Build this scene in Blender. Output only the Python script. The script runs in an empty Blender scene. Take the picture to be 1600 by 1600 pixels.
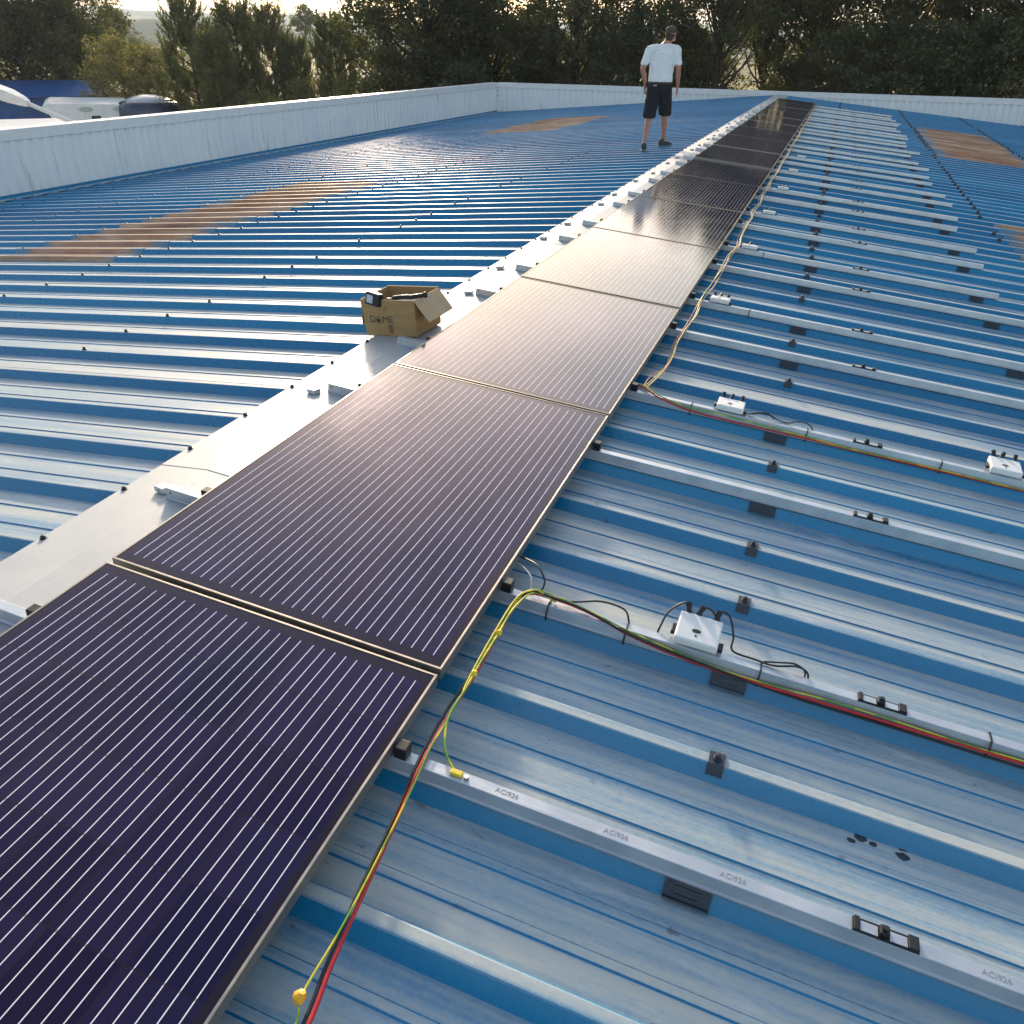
import bpy, bmesh, math, random
from mathutils import Vector, Matrix, Euler, noise as mnoise
random.seed(7)
SC = bpy.context.scene
COL = SC.collection
R = math.radians

# ---------------------------------------------------------------- camera
cam = bpy.data.cameras.new('camera'); camo = bpy.data.objects.new('camera', cam); COL.objects.link(camo)
cam.sensor_width = 36.0; cam.sensor_fit = 'HORIZONTAL'; cam.lens = 36.0 * 1240.62 / 1600.0
cam.clip_start = 0.02; cam.clip_end = 20000
_r = Vector((0.93814085, 0.34596664, 0.01410074)); _f = Vector((-0.2911981, 0.81035136, -0.50846273)); _u = Vector((-0.1873377, 0.47290355, 0.86096854))
_m = Matrix((_r, _u, -_f)).transposed().to_4x4(); _m.translation = Vector((1.8416, -1.3384, 1.3081))
camo.matrix_world = _m
SC.camera = camo

# ---------------------------------------------------------------- world, sun, exposure
SUN_AZ, SUN_EL = -29.0, 17.0          # azimuth from +Y (towards +X), elevation
world = bpy.data.worlds.new('World'); SC.world = world; world.use_nodes = True
nt = world.node_tree; nt.nodes.clear()
sky = nt.nodes.new('ShaderNodeTexSky'); sky.sky_type = 'NISHITA'; sky.sun_disc = False
sky.sun_elevation = R(SUN_EL); sky.sun_rotation = R(SUN_AZ)
sky.altitude = 50; sky.air_density = 1.8; sky.dust_density = 2.2; sky.ozone_density = 3.8
bg = nt.nodes.new('ShaderNodeBackground'); bg.inputs[1].default_value = 0.15
wo = nt.nodes.new('ShaderNodeOutputWorld')
# thin broken cloud over the whole sky
def wn(t, **kw):
    x = nt.nodes.new(t)
    for k, v in kw.items(): setattr(x, k, v)
    return x
tc = wn('ShaderNodeTexCoord'); sxyz = wn('ShaderNodeSeparateXYZ'); nt.links.new(tc.outputs['Generated'], sxyz.inputs[0])
za = wn('ShaderNodeMath', operation='MAXIMUM'); nt.links.new(sxyz.outputs[2], za.inputs[0]); za.inputs[1].default_value = 0.0
zb = wn('ShaderNodeMath', operation='ADD'); nt.links.new(za.outputs[0], zb.inputs[0]); zb.inputs[1].default_value = 0.18
cx_ = wn('ShaderNodeMath', operation='DIVIDE'); nt.links.new(sxyz.outputs[0], cx_.inputs[0]); nt.links.new(zb.outputs[0], cx_.inputs[1])
cy_ = wn('ShaderNodeMath', operation='DIVIDE'); nt.links.new(sxyz.outputs[1], cy_.inputs[0]); nt.links.new(zb.outputs[0], cy_.inputs[1])
cxy = wn('ShaderNodeCombineXYZ'); nt.links.new(cx_.outputs[0], cxy.inputs[0]); nt.links.new(cy_.outputs[0], cxy.inputs[1])
cn = wn('ShaderNodeTexNoise'); cn.inputs['Scale'].default_value = 2.2; cn.inputs['Detail'].default_value = 6; cn.inputs['Roughness'].default_value = .58; cn.inputs['Distortion'].default_value = .6
nt.links.new(cxy.outputs[0], cn.inputs[0])
cr = wn('ShaderNodeMapRange'); nt.links.new(cn.outputs[0], cr.inputs[0]); cr.inputs[1].default_value = .40; cr.inputs[2].default_value = .68; cr.inputs[3].default_value = 0.0; cr.inputs[4].default_value = 0.55
bw_ = wn('ShaderNodeRGBToBW'); nt.links.new(sky.outputs[0], bw_.inputs[0])
wm = wn('ShaderNodeVectorMath', operation='SCALE'); wm.inputs[0].default_value = (1.75, 1.42, 1.30); nt.links.new(bw_.outputs[0], wm.inputs['Scale'])
cm = wn('ShaderNodeMix', data_type='RGBA'); nt.links.new(cr.outputs[0], cm.inputs[0]); nt.links.new(sky.outputs[0], cm.inputs[6]); nt.links.new(wm.outputs[0], cm.inputs[7])
nt.links.new(cm.outputs[2], bg.inputs[0]); nt.links.new(bg.outputs[0], wo.inputs[0])
sl = bpy.data.lights.new('sun', 'SUN'); sl.energy = 3.6; sl.angle = R(6); sl.color = (1.0, 0.80, 0.58)
so = bpy.data.objects.new('sun', sl); COL.objects.link(so)
sd = Vector((math.sin(R(SUN_AZ)) * math.cos(R(SUN_EL)), math.cos(R(SUN_AZ)) * math.cos(R(SUN_EL)), math.sin(R(SUN_EL))))
so.rotation_euler = sd.to_track_quat('Z', 'Y').to_euler(); so.location = sd * 60
SC.view_settings.view_transform = 'Standard'; SC.view_settings.look = 'None'
SC.view_settings.exposure = 0.88; SC.view_settings.gamma = 1.0; SC.view_settings.use_curve_mapping = False
SC.render.engine = 'CYCLES'
SC.cycles.use_denoising = True
SC.cycles.max_bounces = 8; SC.cycles.transparent_max_bounces = 12; SC.cycles.volume_bounces = 0
SC.cycles.sample_clamp_indirect = 8.0

# ---------------------------------------------------------------- helpers
PITCH = R(5.0); TP = math.tan(PITCH)
RIB0, PIT = 0.09, 1.0 / 3.0           # ribs of the sheets at y = RIB0 + k * PIT
def rib(k): return RIB0 + k * PIT

class MB:
    """collects geometry, builds ONE mesh object"""
    def __init__(s): s.v = []; s.f = []; s.m = []
    def add(s, vs, fs, mi=0):
        o = len(s.v); s.v += [tuple(v) for v in vs]; s.f += [tuple(i + o for i in f) for f in fs]; s.m += [mi] * len(fs)
    def box(s, x0, x1, y0, y1, z0, z1, mi=0, M=None):
        vs = [Vector(p) for p in ((x0,y0,z0),(x1,y0,z0),(x1,y1,z0),(x0,y1,z0),(x0,y0,z1),(x1,y0,z1),(x1,y1,z1),(x0,y1,z1))]
        if M: vs = [M @ v for v in vs]
        s.add(vs, [(3,2,1,0),(4,5,6,7),(0,1,5,4),(1,2,6,5),(2,3,7,6),(3,0,4,7)], mi)
    def bbox(s, x0, x1, y0, y1, z0, z1, b=0.002, mi=0, M=None):
        bm = bmesh.new(); bmesh.ops.create_cube(bm, size=1.0)
        for v in bm.verts: v.co = Vector((x0 + (v.co.x + .5) * (x1 - x0), y0 + (v.co.y + .5) * (y1 - y0), z0 + (v.co.z + .5) * (z1 - z0)))
        bmesh.ops.bevel(bm, geom=bm.edges[:], offset=b, segments=2, profile=0.5, affect='EDGES')
        bm.verts.index_update()
        vs = [(M @ v.co) if M else v.co.copy() for v in bm.verts]
        s.add(vs, [[v.index for v in f.verts] for f in bm.faces], mi); bm.free()
    def extrude(s, prof, a, b, axis='x', closed=True, caps=True, mi=0, M=None):
        """prof: list of 2-D points; extruded along axis from a to b"""
        def P(t, p):
            v = Vector((t, p[0], p[1])) if axis == 'x' else Vector((p[0], t, p[1])) if axis == 'y' else Vector((p[0], p[1], t))
            return (M @ v) if M else v
        n = len(prof); vs = [P(a, p) for p in prof] + [P(b, p) for p in prof]
        fs = [(i, (i + 1) % n, n + (i + 1) % n, n + i) for i in range(n if closed else n - 1)]
        if closed and caps: fs += [tuple(range(n))[::-1], tuple(range(n, 2 * n))]
        s.add(vs, fs, mi)
    def tube(s, path, r, n=8, mi=0, caps=True, smooth=0):
        pts = [Vector(p) for p in path]
        if smooth: pts = catmull(pts, smooth)
        rr = r if isinstance(r, (list, tuple)) else None
        t0 = (pts[1] - pts[0]).normalized(); up = Vector((0, 0, 1)) if abs(t0.z) < .9 else Vector((1, 0, 0))
        nrm = (up - t0 * up.dot(t0)).normalized(); vs = []
        for i, p in enumerate(pts):
            t = (pts[min(i + 1, len(pts) - 1)] - pts[max(i - 1, 0)]).normalized()
            nrm = (nrm - t * nrm.dot(t)).normalized(); b = t.cross(nrm)
            rad = (rr[0] + (rr[1] - rr[0]) * i / (len(pts) - 1)) if rr else r
            for k in range(n):
                a = 2 * math.pi * k / n; vs.append(p + (nrm * math.cos(a) + b * math.sin(a)) * rad)
        fs = []
        for i in range(len(pts) - 1):
            for k in range(n): fs.append((i*n+k, i*n+(k+1) % n, (i+1)*n+(k+1) % n, (i+1)*n+k))
        if caps: fs += [tuple(range(n))[::-1], tuple(range((len(pts)-1)*n, len(pts)*n))]
        s.add(vs, fs, mi)
    def lathe(s, prof, c, n=12, mi=0, M=None):
        vs = []; fs = []
        for (r, z) in prof:
            for k in range(n):
                a = 2 * math.pi * k / n; v = Vector((c[0] + r * math.cos(a), c[1] + r * math.sin(a), c[2] + z)); vs.append((M @ v) if M else v)
        for i in range(len(prof) - 1):
            for k in range(n): fs.append((i*n+k, i*n+(k+1) % n, (i+1)*n+(k+1) % n, (i+1)*n+k))
        fs += [tuple(range(n))[::-1], tuple(range((len(prof)-1)*n, len(prof)*n))]
        s.add(vs, fs, mi)
    def mesh(s, name, mats=None, smooth=False):
        me = bpy.data.meshes.new(name); me.from_pydata(s.v, [], s.f); me.update()
        for m in (mats or []): me.materials.append(m)
        if mats and len(mats) > 1: me.polygons.foreach_set('material_index', s.m)
        if smooth: me.polygons.foreach_set('use_smooth', [True] * len(me.polygons))
        return me
    def build(s, name, mats, parent=None, smooth=False, **kw):
        if not isinstance(mats, (list, tuple)): mats = [mats]
        return link(name, s.mesh(name, mats, smooth), parent, **kw)

def catmull(p, n):
    out = []
    for i in range(len(p) - 1):
        a, b, c, d = p[max(i-1, 0)], p[i], p[i+1], p[min(i+2, len(p)-1)]
        for k in range(n):
            t = k / n
            out.append(0.5 * ((2*b) + (c-a)*t + (2*a-5*b+4*c-d)*t*t + (3*b-a-3*c+d)*t*t*t))
    out.append(p[-1]); return out

def tag(o, label=None, cat=None, group=None, kind=None):
    if label: o['label'] = label
    if cat: o['category'] = cat
    if group: o['group'] = group
    if kind: o['kind'] = kind
    return o
def link(name, data, parent=None, loc=None, rot=None, label=None, cat=None, group=None, kind=None):
    o = bpy.data.objects.new(name, data); COL.objects.link(o)
    if parent: o.parent = parent
    if loc: o.location = loc
    if rot: o.rotation_euler = rot
    return tag(o, label, cat, group, kind)
def empty(name, loc=(0,0,0), rot=(0,0,0), **kw):
    o = link(name, None, None, loc, rot, **kw); o.empty_display_size = 0.1; return o

ORD = ['zeroth','first','second','third','fourth','fifth','sixth','seventh','eighth','ninth','tenth','eleventh','twelfth','thirteenth','fourteenth','fifteenth','sixteenth','seventeenth','eighteenth','nineteenth','twentieth','twenty-first','twenty-second','twenty-third','twenty-fourth','twenty-fifth','twenty-sixth','twenty-seventh','twenty-eighth','twenty-ninth','thirtieth','thirty-first','thirty-second','thirty-third','thirty-fourth']

# ---------------------------------------------------------------- materials
class N:
    def __init__(s, name):
        s.m = bpy.data.materials.new(name); s.m.use_nodes = True; s.t = s.m.node_tree; s.t.nodes.clear()
        s.out = s.t.nodes.new('ShaderNodeOutputMaterial'); s.p = s.n('ShaderNodeBsdfPrincipled'); s.l(s.p.outputs[0], s.out.inputs[0])
    def n(s, t, **kw):
        x = s.t.nodes.new(t)
        for k, v in kw.items(): setattr(x, k, v)
        return x
    def l(s, a, b): s.t.links.new(a, b)
    def set(s, **kw):
        for k, v in kw.items():
            k = k.replace('_', ' ')
            for i in s.p.inputs:
                if i.name.lower() == k: i.default_value = v if not (isinstance(v, tuple) and len(v) == 3) else (*v, 1)
        return s
    def math(s, op, a, b=None, c=None, clamp=False):
        x = s.n('ShaderNodeMath', operation=op); x.use_clamp = clamp
        for i, q in enumerate((a, b, c)):
            if q is None: continue
            if isinstance(q, (int, float)): x.inputs[i].default_value = q
            else: s.l(q, x.inputs[i])
        return x.outputs[0]
    def coord(s, which='Object', scale=(1,1,1), loc=(0,0,0)):
        if which == 'Position': src = s.n('ShaderNodeNewGeometry').outputs['Position']
        else: src = s.n('ShaderNodeTexCoord').outputs[which]
        mp = s.n('ShaderNodeMapping'); mp.inputs['Scale'].default_value = scale; mp.inputs['Location'].default_value = loc
        s.l(src, mp.inputs[0]); return mp.outputs[0]
    def noise(s, co, scale=5, detail=4, rough=.55, dist=0.0):
        x = s.n('ShaderNodeTexNoise'); x.inputs['Scale'].default_value = scale; x.inputs['Detail'].default_value = detail
        x.inputs['Roughness'].default_value = rough; x.inputs['Distortion'].default_value = dist; s.l(co, x.inputs[0]); return x.outputs[0]
    def ramp(s, fac, stops):
        x = s.n('ShaderNodeValToRGB'); e = x.color_ramp.elements
        while len(e) < len(stops): e.new(0.5)
        for q, (p, c) in zip(e, stops): q.position = p; q.color = (*c, 1) if len(c) == 3 else c
        s.l(fac, x.inputs[0]); return x.outputs[0]
    def rng(s, fac, a, b, c=0.0, d=1.0):
        x = s.n('ShaderNodeMapRange'); x.inputs[1].default_value = a; x.inputs[2].default_value = b; x.inputs[3].default_value = c; x.inputs[4].default_value = d
        s.l(fac, x.inputs[0]); return x.outputs[0]
    def mix(s, fac, a, b, mode='MIX'):
        x = s.n('ShaderNodeMix', data_type='RGBA', blend_type=mode)
        if isinstance(fac, (int, float)): x.inputs[0].default_value = fac
        else: s.l(fac, x.inputs[0])
        for i, q in ((6, a), (7, b)):
            if isinstance(q, tuple): x.inputs[i].default_value = (*q, 1) if len(q) == 3 else q
            else: s.l(q, x.inputs[i])
        return x.outputs[2]
    def bump(s, h, strength=.3, dist=.002):
        x = s.n('ShaderNodeBump'); x.inputs['Strength'].default_value = strength; x.inputs['Distance'].default_value = dist
        s.l(h, x.inputs['Height']); s.l(x.outputs[0], s.p.inputs['Normal'])
    def col(s, c): s.l(c, s.p.inputs['Base Color'])
    def rgh(s, c): s.l(c, s.p.inputs['Roughness'])

def simple(name, c, rough=.5, metal=0.0, var=.12, scale=40, spec=.5, rvar=.1, bump=0.0):
    n = N(name).set(roughness=rough, metallic=metal, specular_ior_level=spec)
    no = n.noise(n.coord(), scale, 4)
    n.col(n.mix(n.rng(no, .3, .7), tuple(max(0, x * (1 - var)) for x in c), tuple(min(1, x * (1 + var)) for x in c)))
    n.rgh(n.rng(no, .3, .7, max(.02, rough - rvar), min(1, rough + rvar)))
    if bump: n.bump(no, bump, .001)
    return n.m

def mk_sheet():
    n = N('blue_painted_steel').set(specular_ior_level=.5)
    streak = n.noise(n.coord('Position', (.45, 26, 3)), 1.0, 6, .62)
    blotch = n.noise(n.coord('Position', (.55, 3.4, 1), (3, 9, 0)), 1.0, 5, .6, .4)
    fine = n.noise(n.coord('Position', (50, 90, 50)), 1.0, 5, .75)
    oi = n.n('ShaderNodeObjectInfo').outputs['Random']
    blue = n.mix(n.rng(oi, 0, 1), (.004, .150, .32), (.013, .215, .41))
    # flat faces hold chalk and dust, the steep rib flanks are washed clean
    sx = n.n('ShaderNodeSeparateXYZ'); n.l(n.n('ShaderNodeNewGeometry').outputs['True Normal'], sx.inputs[0])
    flat = n.rng(sx.outputs[2], .86, .97)
    ch = n.math('ADD', n.rng(blotch, .30, .70, .42, 1.0), n.rng(streak, .3, .7, -.50, .30), clamp=True)
    ch = n.math('ADD', ch, n.rng(fine, .35, .65, -.10, .10), clamp=True)
    chalk = n.math('MULTIPLY', n.math('MULTIPLY', flat, ch), .88)
    c = n.mix(chalk, blue, (.58, .57, .50))
    grime = n.math('MULTIPLY', n.rng(streak, .55, .80), n.rng(fine, .35, .65), clamp=True)
    c = n.mix(n.math('MULTIPLY', grime, .35), c, (.07, .085, .11))
    spots = n.noise(n.coord('Position', (16, 22, 16), (7, 1, 2)), 1.0, 3, .5)
    c = n.mix(n.rng(spots, .70, .76, 0, .55), c, (.05, .06, .075))
    scuff = n.noise(n.coord('Position', (1.3, 9.0, 3), (1, 6, 2)), 1.0, 6, .7, .8)
    c = n.mix(n.math('MULTIPLY', n.rng(scuff, .56, .72, 0, .5), flat), c, (.70, .71, .72))
    n.col(c)
    n.rgh(n.math('ADD', n.rng(chalk, 0, .8, .28, .44), n.rng(fine, .3, .7, -.04, .04)))
    n.bump(n.math('ADD', n.math('MULTIPLY', fine, .10), n.math('MULTIPLY', n.noise(n.coord('Position', (2.2, 1.2, 1)), 1, 2), 3.0)), .22, .002)
    return n.m
SHEET = mk_sheet()

def mk_rooflight():
    n = N('aged_rooflight').set(specular_ior_level=.5)
    st = n.noise(n.coord('Position', (.8, 14, 2), (5, 2, 0)), 1, 6, .65)
    bl = n.noise(n.coord('Position', (1.2, 1.6, 1), (1, 4, 0)), 1, 5)
    c = n.ramp(st, [(.32, (.13, .06, .03)), (.5, (.38, .20, .105)), (.68, (.58, .40, .27))])
    c = n.mix(n.rng(bl, .45, .75, 0, .5), c, (.52, .44, .40))
    gx = n.n('ShaderNodeSeparateXYZ'); n.l(n.n('ShaderNodeTexCoord').outputs['Generated'], gx.inputs[0])
    edge = n.math('MINIMUM', gx.outputs[0], n.math('SUBTRACT', 1.0, gx.outputs[0]))
    edge = n.math('ADD', edge, n.math('MULTIPLY', n.math('SUBTRACT', st, .5), 1.0))
    n.col(n.mix(n.rng(edge, .02, .12), (.10, .22, .33), c))
    n.rgh(n.rng(st, .3, .7, .35, .6)); return n.m
ROOFLIGHT = mk_rooflight()

def mk_galv():
    n = N('galvanised_flashing').set(metallic=.35, specular_ior_level=.5)
    a = n.noise(n.coord('Position', (3, 3, 3)), 1, 6, .65); f = n.noise(n.coord('Position', (60, 6, 60)), 1, 4)
    vo = n.n('ShaderNodeTexVoronoi'); vo.inputs['Scale'].default_value = 70; n.l(n.coord('Position'), vo.inputs[0])
    c = n.mix(n.rng(a, .3, .75), (.37, .39, .41), (.48, .49, .50))
    n.col(n.mix(n.math('MULTIPLY', n.rng(f, .55, .8), .35), c, (.36, .37, .38)))
    n.rgh(n.math('ADD', n.rng(a, .3, .7, .46, .58), n.math('MULTIPLY', vo.outputs['Distance'], .12)))
    n.bump(n.noise(n.coord('Position', (5, 2.5, 5)), 1, 2), .2, .004); return n.m
GALV = mk_galv()

def mk_alu():
    n = N('mill_aluminium').set(metallic=.55)
    a = n.noise(n.coord('Position', (4, 160, 160)), 1, 3); b = n.noise(n.coord('Position', (9, 9, 9)), 1, 4)
    n.col(n.mix(n.rng(b, .3, .7), (.44, .48, .53), (.58, .61, .65)))
    n.rgh(n.math('ADD', n.rng(a, .3, .7, .30, .42), n.rng(b, .3, .7, -.04, .06))); return n.m
ALU = mk_alu()

def mk_white_clad():
    n = N('white_cladding').set(specular_ior_level=.4)
    st = n.noise(n.coord('Position', (9, 9, .55)), 1, 6, .65)
    bl = n.noise(n.coord('Position', (.7, .7, .9), (2, 0, 5)), 1, 4)
    c = n.mix(n.rng(bl, .3, .7), (.78, .80, .82), (.88, .88, .87))
    g = n.math('MULTIPLY', n.rng(st, .56, .74), n.rng(bl, .36, .60), clamp=True)
    n.col(n.mix(n.math('MULTIPLY', g, .75), c, (.20, .22, .24)))
    n.rgh(n.rng(st, .3, .7, .45, .6)); return n.m
CLAD = mk_white_clad()
COPING = simple('white_coping', (.80, .79, .78), .4, 0, .06, 6)

def mk_cells():
    n = N('solar_cells').set(ior=1.70, specular_tint=(.36, .22, .38))
    sx = n.n('ShaderNodeSeparateXYZ'); n.l(n.n('ShaderNodeTexCoord').outputs['Object'], sx.inputs[0])
    X, Y = sx.outputs[0], sx.outputs[1]
    u = n.math('MULTIPLY', n.math('SUBTRACT', X, .022), 6 / .956)         # cells across
    fu = n.math('FRACT', u)
    # five busbars in each cell, set in from the cell edge
    b = n.math('MULTIPLY', n.math('SUBTRACT', fu, .02), 5 / .96); fb = n.math('FRACT', b)
    line = n.math('LESS_THAN', n.math('ABSOLUTE', n.math('SUBTRACT', fb, .5)), .036)
    v = n.math('MULTIPLY', n.math('SUBTRACT', Y, .034), 10 / 1.597); fv = n.math('FRACT', v)
    inY = n.math('MULTIPLY', n.math('GREATER_THAN', Y, .040), n.math('LESS_THAN', Y, 1.626))
    inX = n.math('MULTIPLY', n.math('GREATER_THAN', X, .022), n.math('LESS_THAN', X, .978))
    line = n.math('MULTIPLY', n.math('MULTIPLY', line, inY), inX)
    gap = n.math('MAXIMUM', n.math('GREATER_THAN', n.math('ABSOLUTE', n.math('SUBTRACT', fu, .5)), .490),
                 n.math('GREATER_THAN', n.math('ABSOLUTE', n.math('SUBTRACT', fv, .5)), .490))
    gap = n.math('MAXIMUM', gap, n.math('SUBTRACT', 1.0, n.math('MULTIPLY', inY, inX)))
    brk = n.math('MULTIPLY', n.math('GREATER_THAN', n.math('ABSOLUTE', n.math('SUBTRACT', fv, .5)), .485), .55)
    cell = n.n('ShaderNodeTexWhiteNoise', noise_dimensions='2D')
    cb = n.n('ShaderNodeCombineXYZ'); n.l(n.math('FLOOR', u), cb.inputs[0]); n.l(n.math('FLOOR', v), cb.inputs[1]); n.l(cb.outputs[0], cell.inputs[0])
    base = n.mix(cell.outputs[0], (.004, .005, .024), (.013, .012, .042))
    base = n.mix(gap, base, (.012, .012, .016))
    n.col(n.mix(n.math('SUBTRACT', line, n.math('MULTIPLY', line, brk)), base, (.74, .74, .78)))
    dust = n.noise(n.coord('Position', (5, 3, 1)), 1, 6, .65)
    n.rgh(n.rng(dust, .3, .75, .070, .125)); return n.m
CELLS = mk_cells()
FRAME = simple('anodised_frame', (.30, .275, .245), .42, .75, .08, 20)
BLACK = simple('black_plastic', (.012, .012, .014), .42, 0, .2, 60)
DARKSTEEL = simple('dark_bracket', (.030, .042, .062), .45, .2, .2, 50)
RUBBER = simple('epdm_gasket', (.010, .011, .012), .7)
SCREWCAP = simple('screw_cap', (.018, .022, .032), .4, 0, .2, 80)
SCREWHEAD = simple('zinc_screw', (.45, .45, .44), .35, .9)
WHITEP = simple('white_plastic', (.80, .80, .79), .38, 0, .04, 30)
GREYINK = simple('grey_ink', (.26, .28, .32), .6)
REDW = simple('red_cable', (.52, .018, .022), .42, 0, .15, 30)
BLKW = simple('black_cable', (.014, .014, .016), .45)
YELW = simple('yellow_insulation', (.80, .60, .03), .45, 0, .1, 30)
GRYW = simple('grey_cable', (.42, .43, .44), .5)
def mk_yg():
    n = N('yellow_green_insulation').set(roughness=.42)
    sx = n.n('ShaderNodeSeparateXYZ'); n.l(n.n('ShaderNodeTexCoord').outputs['UV'], sx.inputs[0])
    w = n.noise(n.coord('Position', (16, 16, 16)), 1, 2)
    n.col(n.ramp(w, [(.42, (.66, .62, .04)), (.52, (.16, .36, .03))])); return n.m
YGW = mk_yg()
def mk_card():
    n = N('cardboard').set(roughness=.75, specular_ior_level=.25)
    a = n.noise(n.coord('Object', (6, 6, 40)), 1, 5); b = n.noise(n.coord('Object', (9, 9, 9)), 1, 4)
    c = n.mix(n.rng(a, .3, .7), (.36, .22, .095), (.44, .28, .13)); n.col(n.mix(n.rng(b, .55, .8, 0, .4), c, (.27, .16, .07))); n.bump(a, .15, .001); return n.m
CARD = mk_card()
CARDIN = simple('cardboard_inside', (.50, .36, .22), .8, 0, .1, 20)
INK = simple('dark_print_ink', (.035, .03, .04), .7)
TAPE = simple('brown_tape', (.22, .10, .04), .4, 0, .15, 30)

# ================================================================ THE ROOF
YN, YF = -6.0 + .25, 28.9             # near end behind the camera, far wall
XW = 9.85
roofL = empty('roof_left', (0,0,0), (0, -PITCH, 0), kind='structure', label='blue ribbed steel roof slope falling to the left parapet', cat='roof')
roofR = empty('roof_right', (0,0,0), (0, PITCH, 0), kind='structure', label='blue ribbed steel roof slope with mounting rails falling to the right', cat='roof')

RH, CW, RUN = .040, .030, .024        # rib height, crest width, side run
def unit_profile(y0, lift=0.0):
    """one pitch of the sheet: rib centred on y0, then the pan with two stiffeners; heights relative to the crest"""
    b = CW / 2 + RUN; p = [(y0 - b, -RH), (y0 - CW/2 - .001, -.0015), (y0 - CW/2 + .003, 0), (y0 + CW/2 - .003, 0), (y0 + CW/2 + .001, -.0015), (y0 + b, -RH)]
    for c in (.115, .218):
        q = y0 + c
        p += [(q - .013, -RH), (q - .009, -RH + .0035), (q + .009, -RH + .0035), (q + .013, -RH)]
    return [(y, z + lift) for y, z in p]
def sheet_mesh(name, x0, x1, nr, mat, lift=0.0):
    prof = []
    for k in range(nr): prof += unit_profile(k * PIT, lift)
    e = nr * PIT - CW/2 - RUN; prof.append((e, -RH + lift))
    prof.append((e + RUN * .93, -.0035 + lift))        # the lap runs up under the next sheet's rib
    m = MB(); segs = 14
    xs = [x0 + (x1 - x0) * i / segs for i in range(segs + 1)]; n = len(prof)
    rnd = random.Random(5)
    for a in range(segs):
        m.add([(xs[a], *p) for p in prof] + [(xs[a+1], *p) for p in prof], [(i, i+1, n+i+1, n+i) for i in range(n-1)])
    return m.mesh(name, [mat])
K0 = math.floor((YN - RIB0) / PIT) + 1; K1 = math.floor((YF - RIB0) / PIT)
def lay(roof, sign):
    xa, xb = sorted((sign * .06, sign * (XW - .01) / math.cos(PITCH)))
    k = K0; full = None
    while k <= K1:
        nr = min(3, K1 - k + 1)
        if nr == 3:
            if full is None: full = sheet_mesh('roof_sheet', xa, xb, 3, SHEET)
            me = full
        else: me = sheet_mesh('roof_sheet', xa, xb, nr, SHEET)
        link('roof_sheet', me, roof, (0, rib(k), 0)); k += 3
lay(roofL, -1); lay(roofR, 1)

# translucent rooflight sheets lapped over the steel (x-range down the slope, first rib, number of ribs)
SEAL = simple('dark_sealant', (.03, .035, .045), .6)
for roof, x0, x1, ka, cnt in ((roofL, -5.36, -3.80, 12, 15), (roofL, -6.0, -3.95, 53, 14), (roofR, 3.66, 5.42, 48, 19), (roofR, 3.70, 5.42, 12, 15)):
    k = ka
    while k < ka + cnt:
        nr = min(3, ka + cnt - k)
        link('rooflight_sheet', sheet_mesh('rooflight_sheet', x0, x1, nr, ROOFLIGHT, .004), roof, (0, rib(k), 0)); k += 3
    for xx in ((x0, x1) if ka == 48 else ()):
        prof = []
        for j in range(cnt): prof += [(y + rib(ka + j), z) for y, z in unit_profile(0, .0065)]
        m = MB(); n = len(prof)
        m.add([(xx - .012, *p) for p in prof] + [(xx + .012, *p) for p in prof], [(i, i+1, n+i+1, n+i) for i in range(n-1)])
        m.build('sealant_strip', SEAL, roof)

# black capped fixing screws on the ribs
def screw_mb(m, x, y, z, s=1.0):
    m.lathe([(.013*s, 0), (.013*s, .004*s), (.009*s, .006*s), (.008*s, .013*s), (.004*s, .016*s)], (x, y, z), 8)
sm = MB(); screw_mb(sm, 0, 0, 0); SCREW = sm.mesh('roof_screw', [SCREWCAP])
rnd = random.Random(11)
spots = []
for x in (-1.75, -3.52, -5.28, -7.02, -8.75):
    for k in range(K0, K1 + 1):
        if rnd.random() < .22: continue
        spots.append((x + rnd.uniform(-.03, .03), rib(k) + rnd.uniform(-.004, .004)))
for k in range(K0, K1 + 1): spots.append((-9.72 + rnd.uniform(-.02, .02), rib(k)))
spots = [s for s in spots if s[1] > 0.3]
spots.sort(key=lambda s: math.hypot(s[0] - 1.84, s[1] + 1.34))
for x, y in spots[:170]: link('roof_screw', SCREW, roofL, (x, y, 0.0))
m = MB()
for x, y in spots[170:]: screw_mb(m, x, y, 0)
m.build('roof_screw', SCREWCAP, roofL, kind='stuff')

# saddle clips with a screw on the bare ribs of the right slope
RAILS = sorted([-1 + 5*i for i in range(-1, 16)] + [1 + 5*i for i in range(-1, 16)])
RAILS = [k for k in RAILS if -1.4 < rib(k) < 25.2]
def clip_mesh():
    m = MB(); w = .019; h = CW/2 + .002; d = .021
    pr = [(-h - RUN*d/RH*1.0, -d), (-h, .003), (h, .003), (h + RUN*d/RH, -d)]
    pr2 = [(y * 1.0 + (.003 if y > 0 else -.003), z + (.003 if z > 0 else 0)) for y, z in pr]
    m.extrude(pr2 + pr[::-1], -w, w, 'x')
    m.lathe([(.011, 0), (.011, .004), (.007, .005), (.007, .013), (.004, .016)], (0, 0, .005), 8)
    return m.mesh('saddle_clip', [DARKSTEEL])
CLIP = clip_mesh()
rs = []
for x in (1.86, 3.60, 5.36, 7.1, 8.85):
    for k in range(K0, K1 + 1):
        if x < 3 and k in RAILS: continue
        if x < 2 and k in (7, 12): continue
        if x > 3 and rnd.random() < .25: continue
        if rib(k) < -1.2: continue
        rs.append((x + rnd.uniform(-.012, .012), rib(k)))
for x, y in rs: link('saddle_clip', CLIP, roofR, (x, y, 0.0))

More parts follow.
